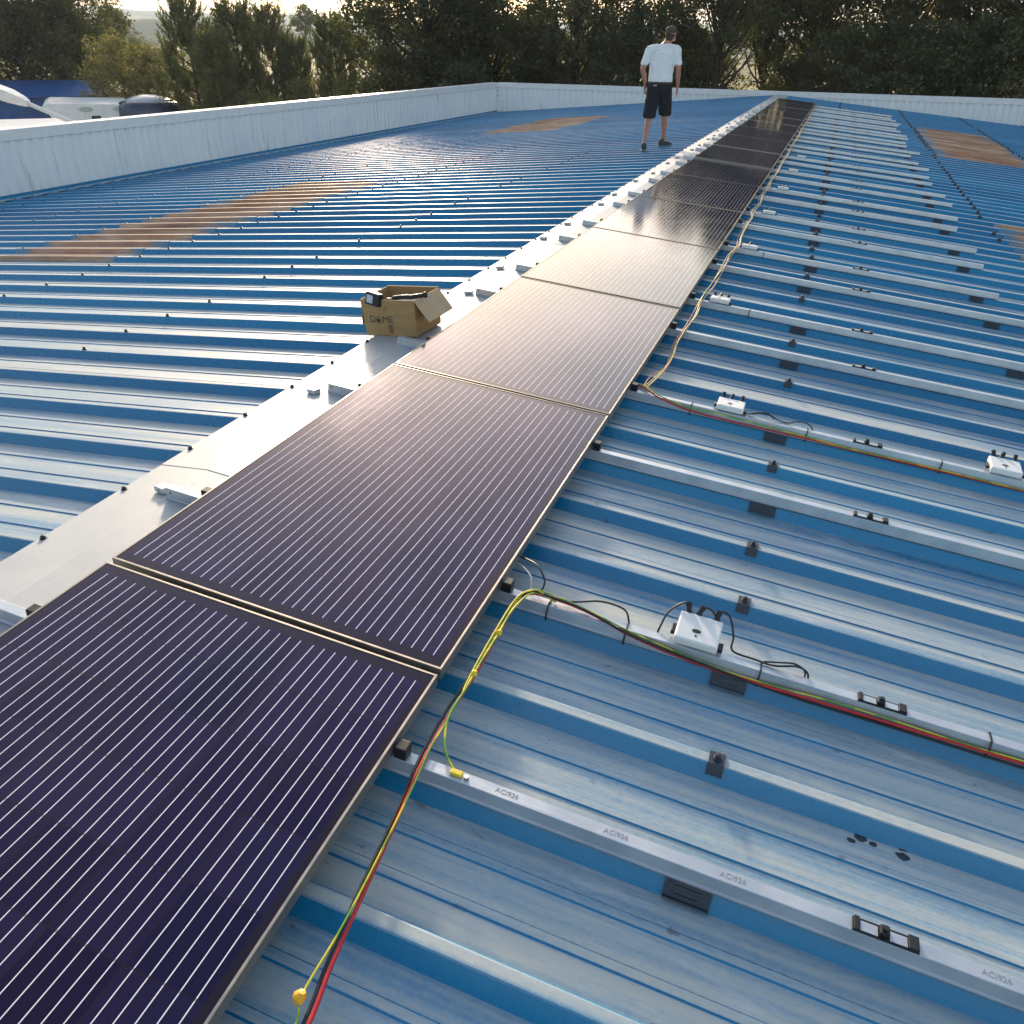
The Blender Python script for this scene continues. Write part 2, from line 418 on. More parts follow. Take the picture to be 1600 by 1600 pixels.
# bird droppings on the pan, near right
m = MB(); rnd = random.Random(3)
for (x, y) in ((2.188,.034),(2.209,.049),(2.237,.044),(2.298,.038),(2.299,.060)):
    n = 9; r0 = rnd.uniform(.006, .011)
    ring = [(x + r0*rnd.uniform(.7,1.25)*1.4*math.cos(2*math.pi*i/n), y - .005 + r0*rnd.uniform(.7,1.2)*math.sin(2*math.pi*i/n), -RH + .0008) for i in range(n)]
    m.add(ring + [(x, y - .005, -RH + .003)], [(i, (i+1) % n, n) for i in range(n)])
m.build('dropping_spots', simple('dark_droppings', (.03, .04, .055), .7), roofR, label='dark bird dropping spots')

# ---------------------------------------------------------------- ridge flashing
ridge = empty('ridge_flashing', (0,0,0), kind='structure', label='pale galvanised ridge flashing along the roof ridge', cat='flashing')
LCAP = 2.0
def cap_mesh(lift):
    m = MB(); x0, x1 = -.205, .26; t = .0012
    top = [(x0, x0*TP*1 - .012), (x0 + .001, x0*TP + .003), (-.03, -.03*TP + .0035), (0, .0035), (.03, -.03*TP + .0035), (x1, -x1*TP + .003), (x1 + .001, -x1*TP - .010)]
    top = [(x, z + lift) for x, z in top]
    m.extrude(top + [(x, z - t) for x, z in top[::-1]], 0, LCAP + .09, 'y')
    return m.mesh('cap_piece', [GALV])
CAPM = [cap_mesh(0), cap_mesh(.0016)]
cs = MB(); cs.lathe([(.011, 0), (.011, .003), (.0075, .004), (.0075, .010), (.004, .012)], (0, 0, 0), 8); CAPSCREW = cs.mesh('cap_screw', [SCREWCAP])
i = 0; y = YN + .37
while y < YF - .3:
    c = link('cap_piece', CAPM[i % 2], ridge, (0, y, 0))
    for k in range(K0, K1 + 1):
        if y <= rib(k) < y + LCAP and rib(k) > -.6:
            link('cap_screw', CAPSCREW, c, (-.190, rib(k) - y + .002, -.190*TP + .0025 + .0016*(i % 2)), (0, -PITCH, 0))
    y += LCAP; i += 1

# ---------------------------------------------------------------- parapets
ZT = .08; CPITCH = .2
def parapet(name, label, length, M, zbot, zcut=None):
    """local: x along the wall, -y faces the roof, z up.  Trapezoid cladding with a folded coping"""
    root = empty(name, kind='structure', label=label, cat='parapet'); root.matrix_world = M
    x = 0; per = 5
    while x < length - .01:
        nn = min(per, int(round((length - x) / CPITCH)))
        if nn <= 0: break
        m = MB(); prof = []
        for k in range(nn):
            a = k * CPITCH
            prof += [(a, 0), (a + .085, 0), (a + .105, .028), (a + .175, .028), (a + .195, 0)]
        prof.append((nn * CPITCH, 0))
        z0 = zbot(x + nn * CPITCH / 2) if callable(zbot) else zbot
        za, zb = (zbot(x), zbot(x + nn*CPITCH)) if callable(zbot) else (zbot, zbot)
        n = len(prof); vs = []
        for px, py in prof:
            t = px / (nn * CPITCH); vs.append((px, py, za + (zb - za) * t))
        vs += [(px, py, ZT - .03) for px, py in prof]
        m.add(vs, [(i, i+1, n+i+1, n+i) for i in range(n-1)])
        m.build('cladding_sheet', CLAD, root, loc=(x, 0, 0)); x += nn * CPITCH
    x = 0
    while x < length:
        l = min(3.0, length - x)
        m = MB(); e = .0012 * (int(x) % 2)
        pr = [(-.012 - e, ZT - .150), (-.012 - e, ZT), (.215, ZT + .006 + e), (.215, ZT - .12), (.212, ZT - .12), (.212, ZT + .003), (-.0095, ZT - .003), (-.0095, ZT - .150)]
        m.extrude(pr, 0, l + (.05 if x + l < length else 0), 'x')
        m.build('coping_piece', COPING, root, loc=(x, 0, 0)); x += l
    m = MB()
    m.box(0, length, .03, .20, -4.5, ZT - .02)
    m.build('outer_wall', CLAD, root)
    return root
def frame_mat(origin, xdir):
    xd = Vector(xdir).normalized(); zd = Vector((0,0,1)); yd = zd.cross(xd)
    M = Matrix((xd, yd, zd)).transposed().to_4x4(); M.translation = Vector(origin); return M
# left wall: roof is on +X side -> local -y must be +X, so local x runs along +Y
parapet('parapet_left', 'long white ribbed parapet wall along the left roof edge', YF - YN, frame_mat((-XW, YN, 0), (0, 1, 0)), -XW*TP - .045)
parapet('parapet_back', 'white ribbed parapet wall across the far end of the roof', 2*XW + .02, frame_mat((-XW - .01, YF, 0), (1, 0, 0)), lambda x: -abs(x - XW - .01)*TP - .045)
parapet('parapet_right', 'white ribbed parapet wall along the right roof edge', YF - YN, frame_mat((XW, YF, 0), (0, -1, 0)), -XW*TP - .045)
# dark corner flashing with rivets
m = MB(); m.box(-XW + .012, -XW + .06, YF - .016, YF - .013, -.85, ZT - .01); m.box(-XW + .013, -XW + .016, YF - .06, YF - .013, -.85, ZT - .01)
cf = m.build('corner_flashing', CLAD, None, label='narrow folded corner flashing where the two parapets meet', cat='flashing', kind='structure')
for z in (-.05, -.18, -.34, -.52): 
    m = MB(); m.lathe([(.014, 0), (.014, .006), (.006, .010)], (0,0,0), 8); m.build('rivet', SCREWCAP, cf, loc=(-XW + .036, YF - .017, z), rot=(R(90), 0, 0))
# foot flashing along the walls
m = MB(); m.extrude([(0, .055), (.004, .055), (.005, .012), (.12, .004), (.12, .001), (.001, .008)], YN, YF - .05, 'y', M=Matrix.Translation((-XW + .002, 0, -XW*TP)))
m.build('foot_flashing', SHEET, roofL.parent, kind='structure', label='blue foot flashing at the bottom of the left parapet', cat='flashing')

# ================================================================ SOLAR PANELS
PW, PL, PP = 1.0, 1.665, 1.685
PX0 = .18; PZ0, PZ1 = .047, .082
def panel_parts():
    g = MB(); g.box(.0050, PW - .0050, .0050, PL - .0050, PZ1 - .006, PZ1 - .0018)
    gl = g.mesh('glass_laminate', [CELLS])
    f = []
    for (a, b, c, d) in ((0, PW, 0, .0062), (0, PW, PL - .0062, PL)):
        q = MB(); q.bbox(a, b, c, d, PZ0, PZ1, .0008); f.append(q.mesh('frame_bar', [FRAME]))
    for (a, b) in ((0, .0062), (PW - .0062, PW)):
        q = MB(); q.bbox(a, b, .0063, PL - .0063, PZ0, PZ1 - .0002, .0008); f.append(q.mesh('frame_bar', [FRAME]))
    b = MB(); b.box(.0066, PW - .0066, .0066, PL - .0066, PZ1 - .0075, PZ1 - .0065)
    return gl, f, b.mesh('back_sheet', [BLACK])
GL, FB, BS = panel_parts()
pr = random.Random(4)
TILT = [0, .0008, -.0008, .0006, -.0004, .002, -.010, -.004, .003, .006, -.002, -.003, .002, -.002, .001, -.001]   # the mounts are not perfectly level
for i in range(16):
    if i == 0: lab = 'dark blue solar panel nearest the camera, cut off by the left edge'
    elif i == 15: lab = 'solar panel at the far end of the row, beside the back parapet'
    else: lab = 'solar panel, %s in the row counting from the camera' % ORD[i + 1]
    if i == 2: lab = 'pinkish glaring solar panel beside the cardboard box, third in the row'
    if i == 3: lab = 'brightest cream glaring solar panel, fourth in the row from the camera'
    p = empty('solar_panel', (PX0 * math.cos(PITCH), (i - 1) * PP + .0, -PX0 * math.sin(PITCH)), (TILT[i], PITCH + pr.uniform(-.0012, .0012), 0), label=lab, cat='solar panel', group='row of solar panels along the ridge')
    link('glass_laminate', GL, p); link('back_sheet', BS, p)
    for q in FB: link('frame_bar', q, p)

# ================================================================ MOUNTING RAILS
RT = .042; rr = random.Random(21)
rail_prof = [(-.0235, .004), (-.0215, .009), (-.0160, .010), (-.0145, RT), (-.0052, RT), (-.0052, RT - .008), (.0052, RT - .008), (.0052, RT), (.0145, RT), (.0160, .010), (.0215, .009), (.0235, .004)]
def rail_mesh(l):
    m = MB(); m.extrude(rail_prof, 0, l, 'x'); return m.mesh('rail_profile', [ALU])
def rail_bar(l):
    # closed top as in the photo: a flat white top band and a tall side
    m = MB(); pr = [(-.0225, .004), (-.0225, .0085), (-.0185, .0105), (-.0150, RT - .001), (-.0138, RT), (.0138, RT), (.0150, RT - .001), (.0185, .0105), (.0225, .0085), (.0225, .004)]
    m.extrude(pr, 0, l, 'x'); return m.mesh('rail_profile', [ALU])
g = MB(); g.box(0, 1, -.0205, .0205, .0004, .0038); GASK = g.mesh('gasket', [RUBBER])
def foot_mesh(side):
    """saddle foot hanging on one flank of the rib, with an embossed rectangle"""
    m = MB(); s = side
    ang = math.atan2(RH, RUN); o = Vector((0, s * (CW/2 + .0035), .002)); d = Vector((0, s * math.cos(ang), -math.sin(ang))); nn = Vector((0, s * math.sin(ang), math.cos(ang))); ex = Vector((1, 0, 0))
    def slab(x0, x1, a0, a1, h0, h1):
        vs = [o + ex*x + d*a + nn*h for h in (h0, h1) for (x, a) in ((x0, a0), (x1, a0), (x1, a1), (x0, a1))]
        m.add(vs, [(3,2,1,0),(4,5,6,7),(0,1,5,4),(1,2,6,5),(2,3,7,6),(3,0,4,7)])
    slab(-.048, .048, .0, .042, .0005, .0035)
    slab(-.048, .048, .0385, .0425, .0034, .009)                   # lower lip
    slab(-.027, .027, .010, .0135, .0034, .0062); slab(-.027, .027, .0275, .031, .0034, .0062)
    slab(-.027, -.0235, .0136, .0274, .0034, .0062); slab(.0235, .027, .0136, .0274, .0034, .0062)
    slab(-.042, -.034, .006, .014, .0034, .0055); slab(.034, .042, .006, .014, .0034, .0055)
    return m.mesh('rail_foot', [DARKSTEEL])
FOOT = [foot_mesh(-1), foot_mesh(1)]
def splice_mesh():
    m = MB(); m.bbox(0, .122, -.0155, .0145, RT + .0004, RT + .005, .0008)
    m.bbox(.002, .012, -.015, .014, RT + .0045, RT + .010, .0008); m.bbox(.101, .120, -.015, .014, RT + .0045, RT + .012, .001)
    m.bbox(.048, .066, -.010, .010, RT + .0045, RT + .017, .002); m.lathe([(.006, 0), (.006, .006)], (.057, 0, RT + .0165), 8)
    return m.mesh('panel_clamp', [BLACK])
SPL = splice_mesh()
pl = MB(); pl.box(.014, .046, -.0125, .0080, RT + .0052, RT + .0066); CLPL = pl.mesh('clamp_plate', [ALU])
en = MB(); en.bbox(0, .030, -.016, .016, RT + .0004, RT + .034, .003); ENDC = en.mesh('end_clamp', [BLACK])
zt = MB(); zt.extrude([(-.0265, -.004), (-.0265, .030), (-.0175, RT + .0035), (.0175, RT + .0035), (.0265, .030), (.0265, -.004), (.0245, -.004), (.0245, .030), (.016, RT + .0012), (-.016, RT + .0012), (-.0245, .030), (-.0245, -.004)], -.0022, .0022, 'x'); ZIP = zt.mesh('cable_tie', [BLACK])
def text_mesh(body, size, name, mat, ext=.0002, bold=0.0):
    cu = bpy.data.curves.new(name, 'FONT'); cu.body = body; cu.size = size; cu.extrude = ext; cu.offset = bold; cu.align_x = 'CENTER'; cu.align_y = 'CENTER'; cu.resolution_u = 3
    t = bpy.data.objects.new(name, cu); COL.objects.link(t)
    dg = bpy.context.evaluated_depsgraph_get(); me = bpy.data.meshes.new_from_object(t.evaluated_get(dg)); me.name = name
    bpy.data.objects.remove(t); bpy.data.curves.remove(cu); me.materials.clear(); me.materials.append(mat); return me
MARK = text_mesh('ACI926', .017, 'marking', GREYINK)
rail_ends = {}
for n_, k in enumerate(RAILS):
    x0 = rr.uniform(-.012, .014); x1 = rr.uniform(3.14, 3.34); L = x1 - x0
    i = n_ + 1
    lab = 'pale aluminium mounting rail on the roof ribs, %s counting from the camera' % ORD[i] if k != -1 else 'near aluminium mounting rail with grey printed marks, crossing the bottom right'
    if k == 1: lab = 'aluminium mounting rail carrying coloured cables and a big white box, lower right'
    if k == 6: lab = 'aluminium mounting rail with red cable and two white boxes along it'
    root = empty('mounting_rail', (x0 * math.cos(PITCH), rib(k), -x0 * math.sin(PITCH)), (0, PITCH, 0), label=lab, cat='rail', group='mounting rails across the roof')
    link('rail_profile', rail_bar(L), root)
    gk = link('gasket', GASK, root, (.25, 0, 0)); gk.scale = (L - .26, 1, 1)
    for fx in (1.865, 3.09):
        if fx - x0 < L - .05:
            for s in (0, 1): link('rail_foot', FOOT[s], root, (fx - x0 + rr.uniform(-.01, .01), 0, 0))
    cx = 2.168 - x0 + rr.uniform(-.005, .012)
    link('panel_clamp', SPL, root, (cx, 0, 0)); link('clamp_plate', CLPL, root, (cx, 0, 0)); link('clamp_plate', CLPL, root, (cx + .054, 0, 0))
    link('end_clamp', ENDC, root, (PX0 + PW + .004 - x0, 0, 0))
    link('end_clamp', ENDC, root, (PX0 - .032 - x0, 0, 0))
    h = MB(); h.lathe([(.003, 0), (.003, .0006)], (0, 0, 0), 8); link('bolt_hole', h.mesh('bolt_hole', [BLACK]), root, (.016, -.0172, .029), (R(83), 0, 0))
    if k == -1:
        for tx in (1.449, 1.692, 1.935, 2.423): link('marking', MARK, root, (tx - x0, .001, RT + .0004))
    ties = {1: (1.33, 1.56, 1.93, 2.50), 6: (1.47, 1.98, 2.53), 11: (1.56,), 16: (1.50,), -1: ()}.get(k, ())
    for tx in ties: link('cable_tie', ZIP, root, (tx - x0, 0, 0))

# small loose clamp blocks on the ridge flashing, left of the rail ends
blk = MB(); blk.bbox(-.026, .026, -.017, .017, 0, .020, .002); blk.bbox(-.020, .000, -.020, -.016, .004, .017, .001); BLK = blk.mesh('clamp_block', [ALU])
rb = random.Random(8); nb = 0
for k in RAILS:
    if k < 0: continue
    x = rb.uniform(-.15, -.045)
    if k == 1: x = -.035
    if k == 4: x = -.045
    if k == 6: continue
    nb += 1
    lab = 'small loose aluminium clamp block on the ridge flashing, %s from the camera' % ORD[nb]
    if k == 1: lab = 'loose aluminium clamp block touching the nearest rail end in view'
    if k == 4: lab = 'loose white clamp block on the flashing, just before the cardboard box'
    link('clamp_block', BLK, None, (x, rib(k) + (-.05 if k == 4 else rb.uniform(-.02, .02)), x*TP + .0062), (0, -PITCH, rb.uniform(-.4, .5)), label=lab, cat='clamp', group='loose clamp blocks on the ridge flashing')

# ================================================================ JUNCTION BOXES (white power boxes on the rails)
def power_box(x, k, lab, tilt=8, rz=0):
    root = empty('power_box', (x*math.cos(PITCH), rib(k) - .012, -x*math.sin(PITCH) + RT + .001), (R(tilt), PITCH, R(rz)), label=lab, cat='power box', group='white power boxes on the rails')
    m = MB(); m.bbox(-.060, .060, 0, .105, .004, .030, .005); m.build('housing', WHITEP, root)
    m = MB(); m.bbox(-.072, -.061, .028, .060, .004, .018, .002); m.build('mounting_ear', BLACK, root)
    m = MB(); m.bbox(.061, .074, .010, .036, .004, .018, .002); m.build('mounting_ear', BLACK, root)
    m = MB(); m.lathe([(.010, 0), (.010, .0008)], (-.004, .040, .0302), 14); m.v = [(v[0]*1.25, v[1]*.7 + .012, v[2]) for v in m.v]; m.build('sticker', BLACK, root)
    m = MB(); m.lathe([(.0032, 0), (.0032, .001)], (-.004, .022, .0302), 10); m.build('sticker', BLACK, root)
    for sx, a in ((-.034, -.25), (-.014, .25), (.040, .05)):
        m = MB(); p0 = Vector((sx, .100, .018)); p1 = p0 + Vector((math.sin(a)*.03, .020, .016)); p2 = p1 + Vector((math.sin(a)*.014, .010, .008))
        m.tube([p0, p1], .0065, 8); m.tube([p1, p2], .0085, 8); m.tube([p0 + (p1-p0)*.4, p0 + (p1-p0)*.65], .0088, 8); m.build('connector', BLACK if a else DARKSTEEL, root, smooth=False)
    return root
power_box(1.752, 1, 'large white power box with black cables, nearest on the roof')
power_box(1.640, 6, 'white power box by the red cable, left of the rail foot', -2)
power_box(2.775, 6, 'white power box on the red cable rail at the right edge', 4)
power_box(1.370, 11, 'white power box beside the cable bundle close to the panels', -6)
power_box(1.385, 16, 'small far white power box where the cables cross the sixth panel', -6)
for q, k in ((0, 21), (1, 26), (2, 31), (3, 36)):
    power_box(1.40 + .02*q, k, ['distant white power box, lowest of the far ones beside the row', 'distant white power box, second of the far ones beside the row', 'distant white power box, third of the far ones beside the row', 'farthest white power box beside the panel row'][q], -6)

# ================================================================ CABLES (points: x, y, height above the rib crests)
def onR(pts): return [(x, y, -x*TP + h) for x, y, h in pts]
def cable(name, label, pts, r, mat, cat='cable', group=None, n=7, off=(0,0,0)):
    m = MB(); m.tube([Vector(p) + Vector(off) for p in onR(pts)], r, n, smooth=6)
    return m.build(name, mat, None, smooth=True, label=label, cat=cat, group=group)
def knot(parent, p, r, mat, name):
    m = MB(); c = Vector(onR([p])[0])
    bm = bmesh.new(); bmesh.ops.create_icosphere(bm, subdivisions=2, radius=r)
    for v in bm.verts: v.co *= 1 + .35 * mnoise.noise(v.co * 160)
    bm.verts.index_update(); m.add([v.co + c for v in bm.verts], [[v.index for v in f.verts] for f in bm.faces]); bm.free()
    return m.build(name, mat, parent)
main = [(1.345,-1.25,.056),(1.33,-1.02,.05),(1.313,-.808,.046),(1.295,-.698,.045),(1.279,-.546,.045),(1.263,-.382,.046),(1.249,-.248,.049),(1.244,-.10,.045),(1.248,.068,.045),(1.245,.286,.047),(1.252,.395,.050),(1.285,.430,.054),(1.374,.432,.052),(1.462,.420,.049),(1.559,.401,.036),(1.67,.395,.022),(1.797,.392,.014),(1.952,.392,.012),(2.115,.393,.014),(2.275,.393,.016),(2.429,.394,.017),(2.60,.394,.017),(2.9,.393,.016),(3.2,.392,.014)]
def shift(pts, dx=0, dy=0, dh=0, wob=0, seed=1):
    q = random.Random(seed); return [(x + dx + q.uniform(-wob, wob), y + dy + q.uniform(-wob, wob), h + dh + q.uniform(-wob, wob)*.6) for x, y, h in pts]
cable('red_cable', 'red cable running beside the near panels, then along the second rail', main, .0042, REDW)
cable('black_cable', 'black cable lying against the red cable by the nearest panel', shift(main[:11], -.009, 0, .001, .002, 2) + [(1.28,.428,.062),(1.33,.432,.056),(1.40,.428,.056),(1.47,.415,.052),(1.56,.396,.042),(1.67,.391,.030),(1.80,.389,.020),(2.0,.389,.006),(2.3,.389,.008),(2.7,.389,.009),(3.2,.389,.008)], .0036, BLKW)
yg = [(1.338,-1.25,.066),(1.318,-1.0,.06),(1.298,-.819,.056),(1.281,-.773,.055),(1.281,-.653,.053),(1.275,-.537,.050),(1.262,-.335,.051),(1.251,-.212,.055),(1.250,-.115,.052),(1.247,.02,.053),(1.243,.16,.053),(1.244,.30,.054)] + [(x - .002, y + .004, h + .007 + .004*math.sin(i*1.7)) for i, (x, y, h) in enumerate(main[10:])]
c = cable('earth_cable', 'yellow and green earth cable with an orange tie at the bottom edge', yg, .0022, YGW)
knot(c, (1.281,-.775,.058), .012, simple('orange_tie', (.85, .42, .02), .5), 'cable_tie')
c = cable('earth_cable', 'yellow green earth cable looping down to the near rail beside the panel', [(1.321,-.238,.047),(1.286,-.205,.055),(1.262,-.152,.060),(1.251,-.096,.062),(1.253,-.015,.062),(1.250,.077,.060),(1.250,.215,.058),(1.250,.33,.058),(1.273,.418,.060),(1.310,.432,.056),(1.345,.428,.0465)], .0028, YGW)
m = MB(); M = Matrix.Translation((1.330, -.2415, -1.33*TP + RT + .0005)) @ Matrix.Rotation(PITCH, 4, 'Y'); m.bbox(-.016, .012, -.007, .007, 0, .008, .002, M=M); m.build('cable_lug', YELW, c)
m = MB(); m.lathe([(.006, 0), (.006, .006)], (1.352, -.2425, -1.352*TP + RT + .0005), 8); m.build('lug_screw', SCREWHEAD, c)
knot(c, (1.252,.218,.060), .0085, YELW, 'cable_tie'); knot(c, (1.252,.045,.062), .0080, YELW, 'cable_tie')
cable('yellow_cable', 'plain yellow cable beside the second panel, ending on the rail', [(1.248,-.024,.056),(1.242,.065,.056),(1.238,.221,.056),(1.243,.38,.060),(1.275,.428,.064),(1.30,.432,.062),(1.34,.430,.047)], .0026, YELW)
cable('black_cable', 'thin black cable leaving the panel edge and arching to the rail', [(1.150,.640,.040),(1.178,.584,.055),(1.252,.524,.085),(1.295,.474,.075),(1.294,.440,.055)], .0030, BLKW)
cable('grey_cable', 'short grey cable drooping from the panel edge into the cable bundle', [(1.150,.560,.042),(1.195,.535,.060),(1.245,.490,.066),(1.262,.452,.058),(1.268,.43,.052)], .0026, GRYW)
cable('black_cable', 'black cable loop between the bundle and the second rail', [(1.350,.432,.052),(1.40,.448,.054),(1.466,.481,.056),(1.533,.477,.056),(1.556,.445,.046),(1.556,.44,.02)], .0030, BLKW)
cable('black_cable', 'black cable feeding the left connector of the big white box', [(1.640,.440,.040),(1.643,.455,.050),(1.656,.500,.075),(1.690,.530,.098),(1.715,.528,.100)], .0030, BLKW)
cable('black_cable', 'black cable between the two connectors of the big white box', [(1.752,.535,.100),(1.765,.540,.096),(1.782,.528,.090),(1.790,.515,.080)], .0030, BLKW)
cable('black_cable', 'black cable falling from the big white box and running along the rail', [(1.796,.535,.105),(1.822,.528,.098),(1.841,.490,.066),(1.846,.450,.048),(1.907,.444,.046),(1.959,.440,.048),(2.015,.452,.058),(2.045,.449,.050),(2.05,.44,.02)], .0030, BLKW)
cable('black_cable', 'black cable coil end on the second rail past the white box', [(1.93,.446,.046),(1.97,.452,.054),(2.01,.458,.060),(2.038,.455,.048),(2.04,.45,.02)], .0026, BLKW)
bd = [(1.180,2.16,.045),(1.241,2.120,.050),(1.30,2.075,.047),(1.36,2.062,.036),(1.457,2.060,.020),(1.613,2.060,.014),(1.811,2.061,.014),(1.976,2.060,.015),(2.164,2.060,.012),(2.474,2.060,.010),(2.846,2.060,.008),(3.2,2.06,.01)]
cable('red_cable', 'red cable strung along the rail with two white boxes', bd, .0036, REDW)
cable('earth_cable', 'green and yellow earth cable winding over the red cable on the upper rail', [(x, y + (.004 if i % 2 else -.001), h + [.008,.010,.010,.010,.013,.018,.014,.006,.004,.004,.004,.004][i]) for i, (x, y, h) in enumerate(bd)], .0027, YGW)
cable('black_cable', 'black double loop standing on the upper rail right of the white box', [(1.72,2.10,.050),(1.76,2.115,.060),(1.80,2.12,.064),(1.84,2.112,.050),(1.89,2.108,.047),(1.93,2.115,.062),(1.97,2.115,.062),(1.995,2.107,.046),(1.996,2.10,.02)], .0028, BLKW)
cable('black_cable', 'thin black cable on the rail between white box and loop', [(1.68,2.108,.046),(1.73,2.110,.049),(1.77,2.122,.056),(1.81,2.124,.056),(1.83,2.118,.046)], .0026, BLKW)
# the bundle following the panel edge towards the back
ub = [(1.243,2.125,.051),(1.249,2.271,.045),(1.272,2.498,.030),(1.262,2.70,.022),(1.252,2.876,.028),(1.262,3.09,.047),(1.262,3.42,.038),(1.260,3.757,.050),(1.262,4.20,.036),(1.278,4.757,.048),(1.268,5.10,.036),(1.285,5.423,.050),(1.258,5.9,.034),(1.255,6.42,.048),(1.262,6.8,.034),(1.240,7.09,.049),(1.262,7.6,.034),(1.240,8.09,.050),(1.255,8.757,.048),(1.235,9.4,.036),(1.262,10.1,.050),(1.235,11.2,.042),(1.255,12.1,.050),(1.238,13.4,.045),(1.250,15.1,.050),(1.240,17,.046),(1.245,19,.05),(1.235,21,.046),(1.235,23,.05),(1.215,25.2,.046)]
for (nm, lab, mt, dx, dh, sd_, rad) in (('earth_cable', 'yellow green cable of the bundle running to the far end of the row', YGW, .0, .006, 31, .0028), ('orange_cable', 'orange cable of the bundle running to the far end of the row', simple('orange_cable', (.62, .30, .05), .45), .010, .003, 32, .0034), ('red_cable', 'red cable of the bundle running to the far end of the row', simple('rust_red_cable', (.42, .10, .05), .45), -.010, .002, 33, .0030)):
    cable(nm, lab, shift(ub, dx, 0, dh, .008, sd_), rad, mt)

# ================================================================ CARDBOARD BOX WITH TOOLS
BXR = empty('cardboard_box', (-.100, 2.335, -.0080 + .006), (0, -PITCH, R(-2)), label='open brown cardboard box of tools on the ridge flashing', cat='box')
W2, D2, H2, T = .148, .135, .185, .004
def wall(name, corners, thick, mat=CARD):
    """flat board from four corner points with thickness along its normal"""
    c = [Vector(p) for p in corners]; nn = (c[1]-c[0]).cross(c[3]-c[0]).normalized() * thick
    m = MB(); m.add(c + [p + nn for p in c], [(0,3,2,1),(4,5,6,7),(0,1,5,4),(1,2,6,5),(2,3,7,6),(3,0,4,7)])
    return m.build(name, mat, BXR)
m = MB(); m.box(-W2 + T, W2 - T, -D2 + T, D2 - T, 0, T); m.build('bottom', CARD, BXR)
bw = .008
wall('front_wall', [(-W2, -D2, 0), (W2, -D2, 0), (W2 + bw, -D2 - .004, H2), (-W2 - bw, -D2 - .004, H2)], -T)
wall('back_wall', [(W2, D2, 0), (-W2, D2, 0), (-W2 - bw, D2 + .004, H2 + .004), (W2 + bw, D2 + .004, H2 + .004)], -T)
wall('side_wall', [(W2 - .0002, -D2 + T, 0), (W2 - .0002, D2 - T, 0), (W2 + bw - .0002, D2 + .0, H2), (W2 + bw - .0002, -D2 + .0, H2)], -T)
wall('side_wall', [(-W2 + .0002, D2 - T, 0), (-W2 + .0002, -D2 + T, 0), (-W2 - bw + .0002, -D2, H2), (-W2 - bw + .0002, D2, H2)], -T)
# flaps: the right one folded out and hanging, the left one hanging flat, the back one upright
wall('flap', [(W2 + bw + .001, -D2 - .002, H2), (W2 + bw + .001, D2 + .002, H2), (W2 + bw + .075, D2 + .000, H2 - .105), (W2 + bw + .075, -D2 - .000, H2 - .105)], T, CARDIN)
wall('flap', [(-W2 - bw - .001, D2, H2), (-W2 - bw - .001, -D2, H2), (-W2 - bw - .014, -D2 + .003, H2 - .135), (-W2 - bw - .014, D2 - .003, H2 - .135)], T)
wall('flap', [(W2 + .004, D2 + .0085, H2 + .004), (-W2 - .004, D2 + .0085, H2 + .004), (-W2, D2 + .022, H2 + .0045 - .09), (W2, D2 + .022, H2 + .0045 - .09)], T)
# print on the front: DOME with a dark disc in the O, small marks
FM = Matrix.Translation((0, -D2 - .0040, 0)) @ Matrix.Rotation(R(90), 4, 'X')
def on_front(name, me, x, z, lab=None):
    y = -D2 - .004 * z / H2 - .0009
    return link(name, me, BXR, (x, y, z), (R(90 - 1.2), 0, 0), label=lab)
on_front('printed_lettering', text_mesh('D', .050, 'printed_lettering', INK, .0002), -.098, .082)
on_front('printed_lettering', text_mesh('ME', .050, 'printed_lettering', INK, .0002), -.010, .082)
m = MB(); ri, ro, n = .0145, .0175, 20
m.add([(r*math.cos(2*math.pi*k/n), r*math.sin(2*math.pi*k/n), 0) for r in (ri, ro) for k in range(n)], [(k, n+k, n+(k+1) % n, (k+1) % n) for k in range(n)])
m.add([(.0105*math.cos(2*math.pi*k/n) - .0025, .0105*math.sin(2*math.pi*k/n) - .003, 0) for k in range(n)], [tuple(range(n))])
on_front('printed_lettering', m.mesh('printed_lettering', [INK]), -.061, .082)
m = MB()
for k in range(7): m.box(-.105 + k*.012, -.096 + k*.012, -.0008, .0008, -.0002, .0002)
on_front('printed_line', m.mesh('printed_line', [simple('faint_ink', (.20, .12, .055), .7)]), -.005, .116)
m = MB(); m.tube([Vector((.012*math.cos(a), .012*math.sin(a), 0)) for a in [R(d) for d in range(-120, 100, 20)]], .0016, 5); on_front('printed_mark', m.mesh('printed_mark', [simple('faint_ink_mark', (.17, .10, .05), .7)]), -.022, .142)
m = MB(); m.add([(-.018, .022, 0), (.016, .024, 0), (.014, -.020, 0), (-.010, -.024, 0)], [(3,2,1,0)][::-1]); on_front('tape_patch', m.mesh('tape_patch', [TAPE]), .002, .036)
